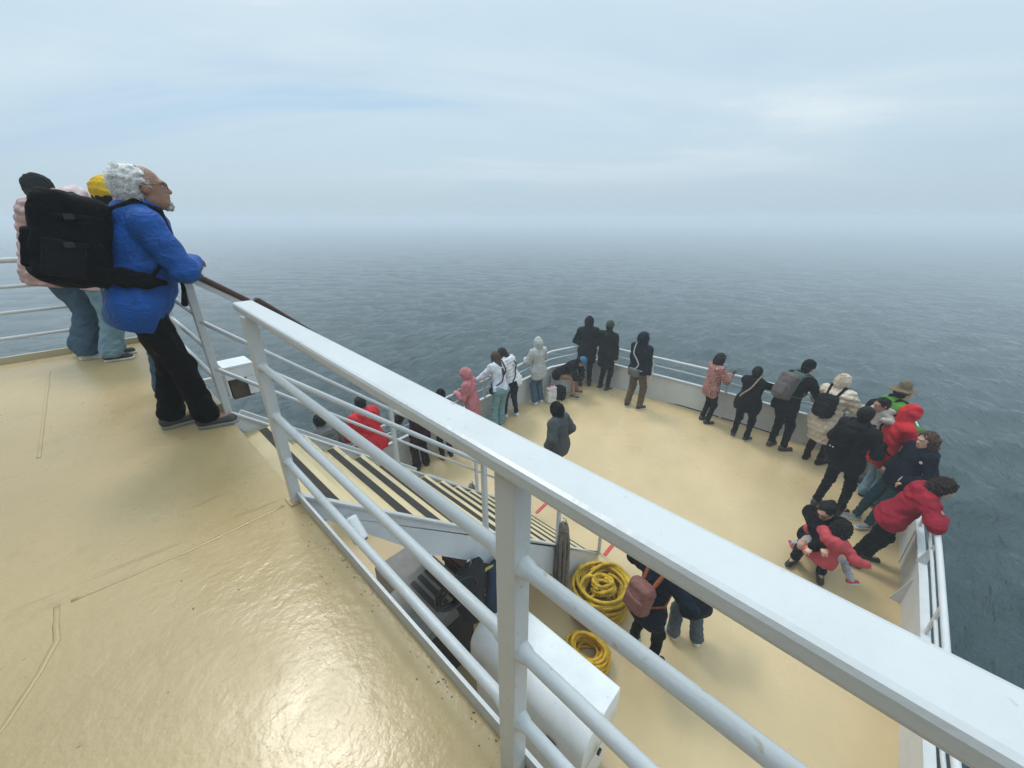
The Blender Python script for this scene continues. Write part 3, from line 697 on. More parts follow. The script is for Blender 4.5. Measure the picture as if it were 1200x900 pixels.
def ik(a, c_, l1, l2, bend):
    d = c_-a; L = np.linalg.norm(d); Lc = min(L, 0.998*(l1+l2)); u = d/max(L, 1e-6); x = (l1*l1-l2*l2+Lc*Lc)/(2*Lc); h_ = math.sqrt(max(0, l1*l1-x*x))
    p = np.asarray(bend, float); p = p-(p @ u)*u; p = nrm(p); return a+u*x+p*h_, a+u*Lc

SKIN = [mat('skin_light', (0.52, 0.30, 0.21), 0.5, var=0.12, vscale=30), mat('skin_tan', (0.33, 0.17, 0.105), 0.5, var=0.15, vscale=30), mat('skin_brown', (0.29, 0.145, 0.095), 0.5, var=0.18, vscale=30)]
CM = {}
def cloth(name, c_, rough=0.8, shiny=0.0):
    if name in CM: return CM[name]
    dark = max(c_) < 0.05; m = CM[name] = mat(name, tuple(x*(0.5 if dark else 1) for x in c_), rough, var=0.2, vscale=9, bump=0.35, bscale=180, spec=0.08 if dark else 0.25)
    t = m.node_tree; c = t.nodes.new('ShaderNodeTexCoord'); b = t.nodes['Principled BSDF']; old = b.inputs['Normal'].links[0].from_socket
    mp = t.nodes.new('ShaderNodeMapping'); mp.inputs['Scale'].default_value = (1, 1, 1.5); t.links.new(c.outputs['Object'], mp.inputs[0])
    n = t.nodes.new('ShaderNodeTexNoise'); n.inputs['Scale'].default_value = 8; n.inputs['Detail'].default_value = 4; n.inputs['Distortion'].default_value = 1.6; t.links.new(mp.outputs[0], n.inputs[0])
    m1 = t.nodes.new('ShaderNodeMath'); m1.operation = 'SUBTRACT'; m1.inputs[1].default_value = 0.5; t.links.new(n.outputs[0], m1.inputs[0])
    m2 = t.nodes.new('ShaderNodeMath'); m2.operation = 'ABSOLUTE'; t.links.new(m1.outputs[0], m2.inputs[0])
    bp = t.nodes.new('ShaderNodeBump'); bp.inputs['Strength'].default_value = 0.6; bp.inputs['Distance'].default_value = 0.05
    t.links.new(m2.outputs[0], bp.inputs['Height']); t.links.new(old, bp.inputs['Normal']); t.links.new(bp.outputs[0], b.inputs['Normal'])
    return m
for nm, c_ in dict(jacket_blue=(0.003, 0.072, 0.31), pink_puffer=(0.42, 0.27, 0.26), denim_blue=(0.045, 0.09, 0.14), denim_pale=(0.16, 0.26, 0.32), denim_dark=(0.012, 0.024, 0.045), black=(0.0085, 0.0085, 0.010), black2=(0.016, 0.016, 0.019),
                  charcoal=(0.055, 0.061, 0.064), grey_light=(0.40, 0.41, 0.39), grey_mid=(0.12, 0.12, 0.12), red=(0.50, 0.008, 0.018), crimson=(0.27, 0.006, 0.022), rose=(0.45, 0.15, 0.165), coral=(0.42, 0.055, 0.065), maroon=(0.035, 0.010, 0.011), white_cloth=(0.66, 0.65, 0.65),
                  lilac_white=(0.60, 0.61, 0.68), teal_denim=(0.17, 0.29, 0.32), navy=(0.010, 0.019, 0.036), olive=(0.017, 0.023, 0.013), green_yoke=(0.055, 0.12, 0.095), bright_green=(0.09, 0.25, 0.035), cream=(0.60, 0.50, 0.39), khaki=(0.15, 0.115, 0.065), brown_pants=(0.105, 0.07, 0.037), tan_pants=(0.30, 0.165, 0.065),
                  grey_pants=(0.17, 0.175, 0.165), cap_blue=(0.04, 0.13, 0.24), yellow_knit=(0.70, 0.42, 0.015), beanie_grey=(0.022, 0.025, 0.026), beanie_green=(0.035, 0.05, 0.036), teal_dark=(0.012, 0.05, 0.065), tan_strap=(0.33, 0.25, 0.18), leather=(0.30, 0.085, 0.03), grey_denim=(0.075, 0.095, 0.105), fur=(0.55, 0.45, 0.34)).items(): cloth(nm, c_)
CM['jacket_blue'].node_tree.nodes['Principled BSDF'].inputs['Roughness'].default_value = 0.55
def pattern(name, base, c2, scale, thr, rough=0.8):
    m = bpy.data.materials.new(name); m.use_nodes = True; t = m.node_tree; b = t.nodes['Principled BSDF']; b.inputs['Roughness'].default_value = rough
    c = t.nodes.new('ShaderNodeTexCoord'); v = t.nodes.new('ShaderNodeTexVoronoi'); v.inputs['Scale'].default_value = scale; v.inputs['Randomness'].default_value = 1
    n = t.nodes.new('ShaderNodeTexNoise'); n.inputs['Scale'].default_value = scale*0.9; n.inputs['Detail'].default_value = 3
    mx = t.nodes.new('ShaderNodeMix'); mx.data_type = 'VECTOR'; mx.inputs[0].default_value = 0.12
    t.links.new(c.outputs['Object'], n.inputs[0]); t.links.new(c.outputs['Object'], mx.inputs[4]); t.links.new(n.outputs[1], mx.inputs[5]); t.links.new(mx.outputs[1], v.inputs[0])
    r = t.nodes.new('ShaderNodeValToRGB'); e = r.color_ramp.elements; e[0].position = thr; e[0].color = (*base, 1); e[1].position = thr+0.04; e[1].color = (*c2, 1)
    x = e.new(min(0.99, thr+0.28)); x.color = (*[0.5*(p+q) for p, q in zip(base, c2)], 1)
    t.links.new(v.outputs[0], r.inputs[0]); t.links.new(r.outputs[0], b.inputs['Base Color']); CM[name] = m
pattern('floral', (0.62, 0.27, 0.22), (0.05, 0.02, 0.024), 15, 0.25)
pattern('spotted_fleece', (0.10, 0.07, 0.06), (0.62, 0.57, 0.52), 26, 0.20)
pattern('speckled_leggings', (0.04, 0.06, 0.09), (0.5, 0.53, 0.56), 34, 0.28)
pattern('pink_white', (0.60, 0.30, 0.30), (0.66, 0.60, 0.60), 30, 0.3)
pattern('woven_brown', (0.08, 0.025, 0.018), (0.26, 0.105, 0.085), 46, 0.24)
pattern('speckle_pack', (0.10, 0.065, 0.06), (0.085, 0.085, 0.083), 30, 0.12)
def hair_mat(name, c_): CM[name] = mat(name, tuple(x*0.75 for x in c_), 0.6, var=0.45, vscale=24, bump=0.5, bscale=70, detail=6, spec=0.15)
hair_mat('hair_black', (0.010, 0.008, 0.007)); hair_mat('hair_brown', (0.085, 0.048, 0.028)); hair_mat('hair_dark_brown', (0.022, 0.012, 0.008)); CM['hair_white'] = mat('hair_white', (0.80, 0.79, 0.77), 0.6, var=0.22, vscale=45); hair_mat('beard_white', (0.55, 0.53, 0.5))
CM['shoe_white'] = mat('white_shoe', (0.62, 0.62, 0.62), 0.5, var=0.1); CM['shoe_black'] = mat('black_shoe', (0.012, 0.012, 0.012), 0.5); CM['shoe_brown'] = mat('brown_shoe', (0.07, 0.045, 0.028), 0.6, var=0.3); CM['shoe_grey'] = mat('grey_shoe', (0.045, 0.043, 0.04), 0.65, var=0.3, vscale=20); CM['sole_white'] = mat('white_sole', (0.6, 0.59, 0.56), 0.55); CM['sole_dark'] = mat('dark_sole', (0.03, 0.03, 0.03), 0.6); CM['sole_grey'] = mat('grey_sole', (0.22, 0.22, 0.22), 0.6)
CM['eye_white'] = mat('eye_white', (0.36, 0.34, 0.32), 0.3); CM['iris'] = mat('dark_iris', (0.02, 0.012, 0.01), 0.15); CM['lips'] = mat('lips', (0.25, 0.09, 0.075), 0.45); CM['frame'] = mat('spectacle_frame', (0.03, 0.012, 0.01), 0.3)
for nm in ('pink_puffer', 'cream', 'black2', 'white_cloth', 'red', 'navy', 'rose'):
    CM[nm].node_tree.nodes['Principled BSDF'].inputs['Roughness'].default_value = 0.62

_seed = [100]
def surf(name, P, h, m, parent, wr=None):
    V, Q = surface(P, h, wr)
    return link(name, np_mesh(name, V, Q), CM[m] if isinstance(m, str) else m, parent)

def person(label, at, head, H=1.72, lean=0, side=0, feet=((-0.11, 0, 8), (0.11, 0, -8)), hip=(0, 0, None), L=None, Rr=None, elbow=None, look=(0, 0), curl=0.7,
           girth=1.0, belly=0.0, top='black', hem=0.14, puff=0.0, infl=0.026, hood=None, quilted=0, pants='black', loose=1.0, flare=1.0, coat=None, shoes='shoe_black', sole='sole_dark', skin=0,
           hair=None, hat=None, face=False, h=0.012, hz=None, group=None, head_scale=1.0, collar=True, hood_m=None, cuffs=None, fold=0.008):
    _seed[0] += 1; sd = _seed[0]; s = H/1.75
    e = empty('person', (at[0], at[1], at[2] if len(at) > 2 else dz(at[1])), R(head)); tag(e, label, 'person', group)
    sx = math.sin(R(side)); tv = nrm((sx, math.sin(R(lean)), math.cos(R(lean)))); fv = nrm((0, math.cos(R(lean)), -math.sin(R(lean)))); rv = nrm(np.cross(fv, tv)); fv = np.cross(tv, rv)
    hipz = hip[2] if hip[2] is not None else 0.925*s
    pv = vec(hip[0], hip[1], hipz)
    shc = pv+tv*0.50*s; nk = pv+tv*0.555*s
    hw = 0.178*s*(0.92+0.08*girth); shL, shR = shc-rv*hw-tv*0.01, shc+rv*hw-tv*0.01
    hpL, hpR = pv-rv*0.09*s*girth, pv+rv*0.09*s*girth
    # head frame
    pitch, yaw = look; hd = R(yaw); hp = R(pitch)
    hf = nrm((math.sin(hd)*math.cos(hp), math.cos(hd)*math.cos(hp), math.sin(hp))); hr = nrm(np.cross(hf, (0, 0, 1))); hu = np.cross(hr, hf)
    hs = s**0.5*head_scale if H > 1.3 else 0.90*head_scale
    nkdir = nrm(0.5*tv+0.5*hu); hc = nk+nkdir*0.055*s+hu*0.092*hs+hf*0.03*hs
    # legs
    ank, kn = [], []
    for (fx, fy, fd), hpj in zip(feet, (hpL, hpR)):
        a = vec(fx*s, fy*s, 0.085*s); k_, a_ = ik(hpj, a, 0.435*s, 0.425*s, (math.sin(R(-fd))*0.4, 1, 0.15)); kn.append(k_); ank.append(a)
    # arms
    dft = ((-0.25*s, 0.06, hipz-0.06*s), (0.25*s, 0.06, hipz-0.06*s)); arms = []
    for sh, tg, d0, sg, ie in ((shL, L, dft[0], -1, 0), (shR, Rr, dft[1], 1, 1)):
        tgv = vec(*(tg if tg is not None else d0)); bend = elbow[ie] if elbow else (0.7*sg, -0.7, -0.35)
        el, wr_ = ik(sh, tgv, 0.29*s, 0.255*s, bend); arms.append((sh, el, wr_, sg))
    g = girth
    # ---- body: one continuous surface
    P = Prims(); fl = lambda f: (fv, f)
    P.cone(hpL, hpR, 0.105*s*g, 0.105*s*g, 0.05).cone(pv, pv+tv*0.18*s, 0.125*s*g, 0.115*s*g, 0.05, fl(1.25)).cone(pv+tv*0.18*s, pv+tv*0.38*s, 0.115*s*g, 0.135*s*g, 0.05, fl(1.3)).cone(pv+tv*0.38*s, shc-tv*0.04*s, 0.135*s*g, 0.10*s*g, 0.05, fl(1.35))
    P.cone(shL, shR, 0.058*s, 0.058*s, 0.05).cone(shc+tv*0.01, nk+nkdir*0.05*s, 0.062*s, 0.052*s, 0.03).cone(nk, hc-hu*0.05*hs-hf*0.02, 0.052*s, 0.048*s, 0.025)
    for hpj, k_, a_, (fx, fy, fd) in zip((hpL, hpR), kn, ank, feet):
        P.cone(hpj, k_, 0.074*s*g, 0.046*s, 0.03).cone(k_, a_, 0.046*s, 0.034*s, 0.03)
        cl = k_*0.6+a_*0.4; P.cone(cl-vec(0, 0.012, 0), cl-vec(0, 0.010, 0.06), 0.040*s, 0.034*s, 0.03)
        fdv = vec(math.sin(R(-fd)), math.cos(R(-fd)), 0); P.cone(a_-vec(0, 0, 0.03), vec(a_[0], a_[1], 0.045*s)+fdv*0.13*s, 0.038*s, 0.028*s, 0.03)
    hand_prims(P, arms, s, curl, tv)
    # head
    A3 = [hr, hf, hu]; q = lambda x, y, z: hc+(hr*x+hf*y+hu*z)*hs
    P.ell(q(0, -0.012, 0.028), vec(0.077, 0.096, 0.090)*hs, A3, 0.02).ell(q(0, 0.024, -0.040), vec(0.060, 0.070, 0.078)*hs, A3, 0.025).ell(q(0, 0.062, -0.092), vec(0.030, 0.026, 0.024)*hs, A3, 0.03)
    P.cone(q(-0.038, -0.0, -0.075), q(0, 0.052, -0.092), 0.026*hs, 0.022*hs, 0.03).cone(q(0.038, -0.0, -0.075), q(0, 0.052, -0.092), 0.026*hs, 0.022*hs, 0.03)
    P.cone(q(0, 0.088, 0.012), q(0, 0.108, -0.030), 0.010*hs, 0.016*hs, 0.012).ell(q(0, 0.088, 0.020), vec(0.045, 0.014, 0.010)*hs, A3, 0.02)
    P.cone(q(-0.013, 0.092, -0.034), q(0.013, 0.092, -0.034), 0.011*hs, 0.011*hs, 0.01)
    P.ell(q(0, 0.087, -0.062), vec(0.022, 0.012, 0.010)*hs, A3, 0.012)
    for x in (-0.079, 0.079): P.ell(q(x, -0.008, -0.008), vec(0.011, 0.021, 0.034)*hs, A3, 0.008)
    for x in (-0.031, 0.031): P.ell(q(x, 0.098, 0.0), vec(0.018, 0.014, 0.012)*hs, A3, 0.015, '-')
    body = surf('body', P, hz or h, SKIN[skin], e)
    if face:
        for x in (-0.031, 0.031):
            bm = B(); bmesh.ops.create_uvsphere(bm, u_segments=12, v_segments=8, radius=0.0125*hs)
            for v in bm.verts: v.co += Vector(q(x, 0.079, 0.0))
            ey = obj('eye', bm, CM['eye_white'], e, smooth=True)
            bm = B(); bmesh.ops.create_uvsphere(bm, u_segments=10, v_segments=6, radius=0.0062*hs)
            for v in bm.verts: v.co += Vector(q(x, 0.0872, 0.0))
            obj('iris', bm, CM['iris'], ey, smooth=True)
        P = Prims(); P.cone(q(-0.020, 0.094, -0.064), q(0.020, 0.094, -0.064), 0.006*hs, 0.006*hs, 0.006).cone(q(-0.014, 0.096, -0.056), q(0.014, 0.096, -0.056), 0.005*hs, 0.005*hs, 0.004); surf('lips', P, 0.004, 'lips', e)
        if hair or hat:
            P = Prims()
            for x in (-1, 1): P.cone(q(0.016*x, 0.094, 0.024), q(0.046*x, 0.080, 0.028), 0.006*hs, 0.004*hs, 0.004)
            surf('eyebrows', P, 0.004, (hair[1] if hair else 'hair_black'), e)
    # ---- trousers
    P = Prims(); i_ = 0.012*loose; ih = 0.012+0.003*loose
    P.cone(hpL, hpR, 0.108*s*g+ih, 0.108*s*g+ih, 0.05).cone(pv, pv+tv*0.14*s, 0.124*s*g+ih, 0.118*s*g+ih, 0.05, fl(1.25))
    for hpj, k_, a_ in zip((hpL, hpR), kn, ank):
        dn = nrm(a_-k_); bot = a_-dn*0.03*s
        P.cone(hpj, k_, 0.084*s*g+ih, 0.056*s+i_, 0.035).cone(k_, bot, 0.056*s+i_, (0.040*s+i_*0.75)*flare, 0.03)
        cu = bot-dn*0.03; P.cone(cu, bot, (0.042*s+i_*0.8)*flare, (0.043*s+i_*0.8)*flare, 0.012)
    P.cut(tv, pv @ tv+0.13*s); P.cut((0, 0, -1), -0.05*s)
    surf('trousers', P, h, pants, e, folds(0.009, 0.15, sd, (1, 1, 1.7)))
    # ---- jacket
    P = Prims(); f_ = infl+puff
    P.cone(pv-tv*hem*s*0.5, pv+tv*0.10*s, 0.140*s*g+f_, 0.132*s*g+f_, 0.05, fl(1.22)).cone(pv+tv*0.10*s, pv+tv*0.22*s, 0.128*s*g+f_, 0.126*s*g+f_, 0.05, fl(1.25)).cone(pv+tv*0.22*s, pv+tv*0.40*s, 0.126*s*g+f_, 0.142*s*g+f_, 0.05, fl(1.3)).cone(pv+tv*0.40*s, shc-tv*0.05*s, 0.142*s*g+f_, 0.105*s*g+f_, 0.05, fl(1.35))
    P.cone(hpL-tv*hem*s*0.6, hpR-tv*hem*s*0.6, 0.112*s*g+f_, 0.112*s*g+f_, 0.05, fl(1.35))
    if hem > 0.05: P.cone(hpL, hpR, 0.120*s*g+f_, 0.120*s*g+f_, 0.05, fl(1.2))
    if belly: P.ell(pv+tv*0.16*s+fv*0.05, (0.165*s*g, 0.10+belly, 0.19*s), [rv, fv, tv], 0.08)
    P.cone(shL, shR, 0.060*s+f_*0.8, 0.060*s+f_*0.8, 0.05).cone(shL, nk, 0.05*s+f_*0.6, 0.055*s+f_*0.4, 0.04).cone(shR, nk, 0.05*s+f_*0.6, 0.055*s+f_*0.4, 0.04)
    if coat:   # long coat skirt
        mk = (kn[0]+kn[1])/2; cb = vec(mk[0], mk[1]-0.02, coat); P.cone(pv-tv*0.05, cb, 0.150*s*g+f_, 0.165*s*g+f_, 0.06, ((0, 1, 0), 1.25))
    for sh, el, wr_, sg in arms:
        P.cone(sh, el, 0.056*s+f_*0.9, 0.047*s+f_*0.95, 0.03).cone(el, wr_, 0.047*s+f_*0.95, 0.034*s+f_*0.75, 0.025)
        dn = nrm(wr_-el); P.cone(wr_-dn*0.025, wr_-dn*0.005, 0.036*s+f_*0.7, 0.034*s+f_*0.7, 0.01)
    if collar: P.cone(nk-tv*0.02, nk+nkdir*0.045*s, 0.070*s+f_*0.3, 0.066*s+f_*0.2, 0.02)
    hm = hood_m or top
    PH = P if hm == top else Prims()
    if hood == 'up':
        PH.ell(q(0, -0.020, 0.020), vec(0.108, 0.122, 0.132)*hs, A3, 0.03).cone(q(0, -0.02, -0.06), nk, 0.098*hs, 0.085*s, 0.04).ell(q(0, -0.09, -0.02), vec(0.08, 0.06, 0.10)*hs, A3, 0.05)
        PH.ell(q(0, 0.115, -0.015), vec(0.070, 0.080, 0.098)*hs, A3, 0.02, '-')
        if hm != top: PH.ell(q(0, 0.0, -0.01), vec(0.084, 0.1, 0.105)*hs, A3, 0.01, '-')
    elif hood == 'down':
        c0 = nk+tv*0.01-fv*0.03; bk = nk-fv*0.105-tv*0.035
        PH.chain([nk+rv*0.085+fv*0.05-tv*0.02, nk+rv*0.105-fv*0.03, bk+rv*0.05, bk-rv*0.05, nk-rv*0.105-fv*0.03, nk-rv*0.085+fv*0.05-tv*0.02], [0.028, 0.042, 0.055, 0.055, 0.042, 0.028], 0.03).ell(bk-tv*0.05, (0.11, 0.05, 0.085), [rv, fv, tv], 0.04)
    if coat: P.cut((0, 0, -1), -coat)
    else: P.cut(-tv, -((pv-tv*hem*s) @ tv))
    wr = folds(fold+puff*0.1, 0.16, sd+500)
    if quilted: wr = quilt(tv, quilted, 0.010, wr)
    jk = surf('jacket' if not coat else 'coat', P, h, top, e, wr)
    if PH is not P and PH.p: surf('hood', PH, h, hm, e, folds(0.006, 0.08, sd+7) if hm != 'fur' else folds(0.016, 0.035, sd+7))
    # ---- shoes
    for (fx, fy, fd), a_ in zip(feet, ank):
        fdv = vec(math.sin(R(-fd)), math.cos(R(-fd)), 0); sdv = vec(fdv[1], -fdv[0], 0); b0 = vec(a_[0], a_[1], 0)
        P = Prims(); P.cone(b0-fdv*0.035*s+vec(0, 0, 0.058*s), b0+vec(0, 0, 0.085*s), 0.043*s, 0.045*s, 0.03).cone(b0-fdv*0.03*s+vec(0, 0, 0.045*s), b0+fdv*0.135*s+vec(0, 0, 0.038*s), 0.042*s, 0.040*s, 0.03, ((0, 0, 1), 1.15)).cut((0, 0, -1), -0.020)
        so_ = surf('shoe', P, min(h, 0.009), shoes, e)
        P = Prims(); P.cone(b0-fdv*0.035*s+vec(0, 0, 0.014), b0+fdv*0.14*s+vec(0, 0, 0.014), 0.044*s, 0.043*s, 0.02).cut((0, 0, 1), 0.026).cut((0, 0, -1), 0.0)
        surf('sole', P, min(h, 0.007), sole, so_)
    # ---- hair and hats
    if hair:
        st_, hm_ = hair; P = Prims()
        P.ell(q(0, -0.020, 0.038), vec(0.090, 0.102, 0.096)*hs, A3, 0.02).ell(q(0, -0.045, -0.01), vec(0.084, 0.072, 0.09)*hs, A3, 0.03)
        if st_ == 'curly': P.ell(q(0, -0.055, 0.01), vec(0.105, 0.092, 0.105)*hs, A3, 0.03).ell(q(0, -0.02, 0.055), vec(0.100, 0.10, 0.092)*hs, A3, 0.03)
        if st_ == 'wavy':
            for x in (-1, 1): P.cone(q(0.075*x, -0.01, 0.02), q(0.085*x, -0.03, -0.13), 0.038*hs, 0.045*hs, 0.04)
            P.ell(q(0, -0.065, -0.06), vec(0.10, 0.065, 0.11)*hs, A3, 0.04)
        if st_ == 'long':
            P.cone(q(0, -0.07, 0.0), q(0, -0.085, -0.15), 0.07*hs, 0.07*hs, 0.04, (hf, 1.4)).cone(q(0, -0.085, -0.15), nk-fv*0.13-tv*0.22+rv*0.03, 0.07*hs, 0.045, 0.04, (fv, 1.5))
            for x in (-1, 1): P.cone(q(0.075*x, -0.0, 0.02), q(0.075*x, 0.0, -0.16), 0.03*hs, 0.03*hs, 0.03)
        if st_ == 'bun': P.ell(q(0, -0.115, 0.05), vec(0.045, 0.045, 0.045)*hs, A3, 0.02)
        P.ell(q(0, 0.112, -0.03), vec(0.078, 0.078, 0.108)*hs, A3, 0.015, '-')
        if hat: P.cut(hu, q(0, 0, 0.012) @ hu)
        amp = {'curly': 0.022, 'wavy': 0.012}.get(st_, 0.006)
        surf('hair', P, min(h, 0.010), hm_, e, folds(amp, 0.045 if st_ in ('curly', 'wavy') else 0.03, sd+9, (1, 1, 0.6) if st_ != 'curly' else (1, 1, 1)))
    if hat:
        kind_, hm_ = hat; P = Prims()
        if kind_ in ('beanie', 'cap'):
            P.ell(q(0, -0.016, 0.040), vec(0.093, 0.108, 0.100)*hs, A3, 0.02)
            if kind_ == 'beanie': P.cone(q(0, -0.016, 0.030), q(0, -0.016, 0.050), 0.104*hs, 0.104*hs, 0.015, (hr, 1.12))
            cn = nrm(-hu+hf*0.12); P.cut(cn, q(0, 0, 0.010) @ cn)
            if kind_ == 'cap': P.cone(q(0, 0.085, 0.030), q(0, 0.155, 0.012), 0.068*hs, 0.052*hs, 0.01, (hu, 7.0))
            surf('beanie' if kind_ == 'beanie' else 'cap', P, min(h, 0.009), hm_, e, quilt(hr, 0.014, 0.0022, folds(0.004, 0.06, sd+3)) if kind_ == 'beanie' else None)
        if kind_ == 'bucket':
            P.cone(q(0, -0.012, 0.06), q(0, -0.012, 0.125), 0.098*hs, 0.080*hs, 0.02, (hr, 1.1)).cone(q(0, -0.01, 0.050), q(0, -0.008, 0.055), 0.175*hs, 0.165*hs, 0.02, (hu, 9.0))
            P.cut(-hu, -(q(0, 0, 0.022) @ hu)); surf('hat', P, 0.009, hm_, e, folds(0.007, 0.12, sd+3))
    return dict(e=e, s=s, pv=pv, tv=tv, fv=fv, rv=rv, shc=shc, nk=nk, q=q, arms=arms, f=infl+puff, g=girth, h=h, kn=kn, ank=ank, sd=sd, hs=hs, A3=A3, hu=hu, hf=hf, hr=hr)

def hand_prims(P, arms, s, curl, tv):
    for sh, el, wr_, sg in arms:
        P.cone(sh, el, 0.050*s, 0.041*s, 0.03).cone(el, el*0.65+wr_*0.35, 0.041*s, 0.041*s, 0.02).cone(el*0.65+wr_*0.35, wr_, 0.041*s, 0.027*s, 0.02)
        d = nrm(wr_-el); side_ = nrm(np.cross(d, (0, 0, 1))) if abs(d[2]) < 0.9 else vec(0, sg, 0)
        nm = nrm(np.cross(side_, d));  nm = nm if nm[2] > -0.05 else -nm     # back of the hand up
        d2 = nrm(d-nm*0.15); lat = nrm(np.cross(d2, nm))
        kc = wr_+d2*0.085*s
        P.cone(wr_, kc, 0.030*s, 0.040*s, 0.012, (nm, 2.3))
        for off, ln in ((-0.030, 0.070), (-0.010, 0.082), (0.010, 0.078), (0.029, 0.060)):
            p0 = kc+lat*off*s; a = 0.25; pts = [p0-d2*0.01]
            for seg, sl2 in enumerate((0.45, 0.30, 0.25)):
                p0 = p0+nrm(d2*math.cos(a)-nm*math.sin(a))*ln*sl2*s; pts.append(p0); a += curl*(0.9 if seg == 0 else 0.7)
            P.chain(pts, [0.0092*s, 0.0088*s, 0.0082*s, 0.0072*s], 0.004)
        inn = lat if (lat @ vec(-sg, 0, 0)) > 0 else -lat
        tb = wr_+d2*0.028*s+inn*0.024*s; t1 = tb+nrm(d2*0.6+inn*0.8-nm*0.25)*0.04*s; t2 = t1+nrm(d2*0.9+inn*0.25-nm*0.35*curl)*0.032*s
        P.chain([tb, t1, t2], [0.013*s, 0.0105*s, 0.0088*s], 0.006)

def worn(p, name, label, cat, group=None):
    e = empty(name, p['e'].location, p['e'].rotation_euler.z); tag(e, label, cat, group); return e
def backpack(p, label, m='black', size=(0.15, 0.085, 0.23), up_=0.30, strap=None, h=0.012, belt=False, pocket=True, name='backpack', extra=0.0):
    e = worn(p, name, label, 'backpack'); s = p['s']; tv, fv, rv = p['tv'], p['fv'], p['rv']; A3 = [rv, fv, tv]
    back = 0.115*s*p['g']+p['f']+extra; w_, d_, h_ = size
    c_ = p['pv']+tv*up_*s-fv*(back+d_*0.92)
    P = Prims(); P.box(c_, (w_-0.065, d_-0.06, h_-0.065), A3, 0.065, 0.05).cone(c_-tv*h_*0.55-fv*d_*0.2, c_+tv*h_*0.45, w_*0.82, w_*0.72, 0.05, (fv, w_/d_*0.85))
    surf('pack_body', P, h, m, e, folds(0.009, 0.13, p['sd']+31))
    if pocket:
        P = Prims(); P.box(c_-fv*(d_*0.95)-tv*h_*0.30, (w_*0.60, 0.018, h_*0.34), A3, 0.022, 0.02); surf('pocket', P, h, m, e, folds(0.004, 0.09, p['sd']+32))
    P = Prims(); f_ = p['f']+0.012
    for x in (-1, 1):
        pts = [c_+rv*x*w_*0.45+tv*h_*0.75+fv*d_*0.8, p['shc']+rv*x*0.105*s+tv*(0.055*s+f_)-fv*0.05, p['shc']+rv*x*0.115*s+tv*(0.045*s+f_*0.8)+fv*0.05, p['shc']+rv*x*0.12*s-tv*0.10*s+fv*(0.085*s+f_), p['shc']+rv*x*0.14*s-tv*0.24*s+fv*(0.070*s+f_), p['shc']+rv*x*(0.150*s*p['g']+f_)-tv*0.32*s-fv*0.02, c_+rv*x*w_*0.6-tv*h_*0.6+fv*d_*0.7]
        P.chain(pts, [0.020, 0.026, 0.026, 0.024, 0.015, 0.012, 0.012], 0.015)
    sm = strap or m; surf('shoulder_straps', P, h, sm, e)
    P = Prims(); P.chain([c_+tv*h_*0.93+rv*0.035, c_+tv*(h_+0.005)+rv*0.025, c_+tv*(h_+0.005)-rv*0.025, c_+tv*h_*0.93-rv*0.035], 0.010, 0.008); surf('grab_handle', P, min(h, 0.008), sm, e)
    return e, c_
def smooth_pts(pts, n=4):
    res = []
    for i in range(len(pts)-1):
        p0, p1, p2, p3 = pts[max(i-1, 0)], pts[i], pts[i+1], pts[min(i+2, len(pts)-1)]
        for k in range(n):
            u = k/n; res.append(0.5*((2*p1)+(p2-p0)*u+(2*p0-5*p1+4*p2-p3)*u*u+(3*p1-p0-3*p2+p3)*u**3))
    return res+[pts[-1]]
def crossbody(p, label, m='black', strap='black', sgn=1, bag=(0.10, 0.04, 0.09), at_=(0.14, -0.16, -0.02), h=0.011, name='crossbody_bag'):
    """strap over the -sgn shoulder, bag at the sgn hip"""
    e = worn(p, name, label, 'bag'); s = p['s']; tv, fv, rv = p['tv'], p['fv'], p['rv']; A3 = [rv, fv, tv]; g = p['g']; f_ = p['f']+0.022
    c_ = p['pv']+rv*sgn*at_[0]*s+fv*(at_[1]*s-f_*0.8*(1 if at_[1] < 0 else -1))+tv*at_[2]*s
    P = Prims(); P.box(c_, (bag[0]-0.02, bag[1]-0.015, bag[2]-0.02), A3, 0.022, 0.02); surf('bag_body', P, h, m, e, folds(0.004, 0.1, p['sd']+3))
    P = Prims(); P.box(c_+tv*bag[2]*0.35-fv*bag[1]*0.5, (bag[0]-0.015, bag[1]*0.6, bag[2]*0.45), A3, 0.012, 0.01); surf('flap', P, h, m, e)
    t0 = p['shc']
    back = lambda u, x: p['pv']+tv*u*s+rv*x*s-fv*(0.128*s*g+f_)
    frt = lambda u, x: p['pv']+tv*u*s+rv*x*s+fv*(0.125*s*g+f_)
    pts = [c_+tv*bag[2]*0.8, back(0.16, sgn*0.11), back(0.28, sgn*0.03), back(0.40, -sgn*0.06), t0-rv*sgn*0.105*s+tv*(0.06*s+f_)-fv*0.05, t0-rv*sgn*0.10*s+tv*(0.045*s+f_)+fv*0.05, frt(0.38, -sgn*0.07), frt(0.24, sgn*0.02), frt(0.10, sgn*0.11), p['pv']+rv*sgn*(0.165*s*g+f_)+tv*0.04*s, c_+tv*bag[2]*0.6+rv*sgn*bag[0]*0.7]
    P = Prims(); P.chain(smooth_pts(pts), 0.013, 0.012); surf('strap', P, 0.009, strap, e); return e
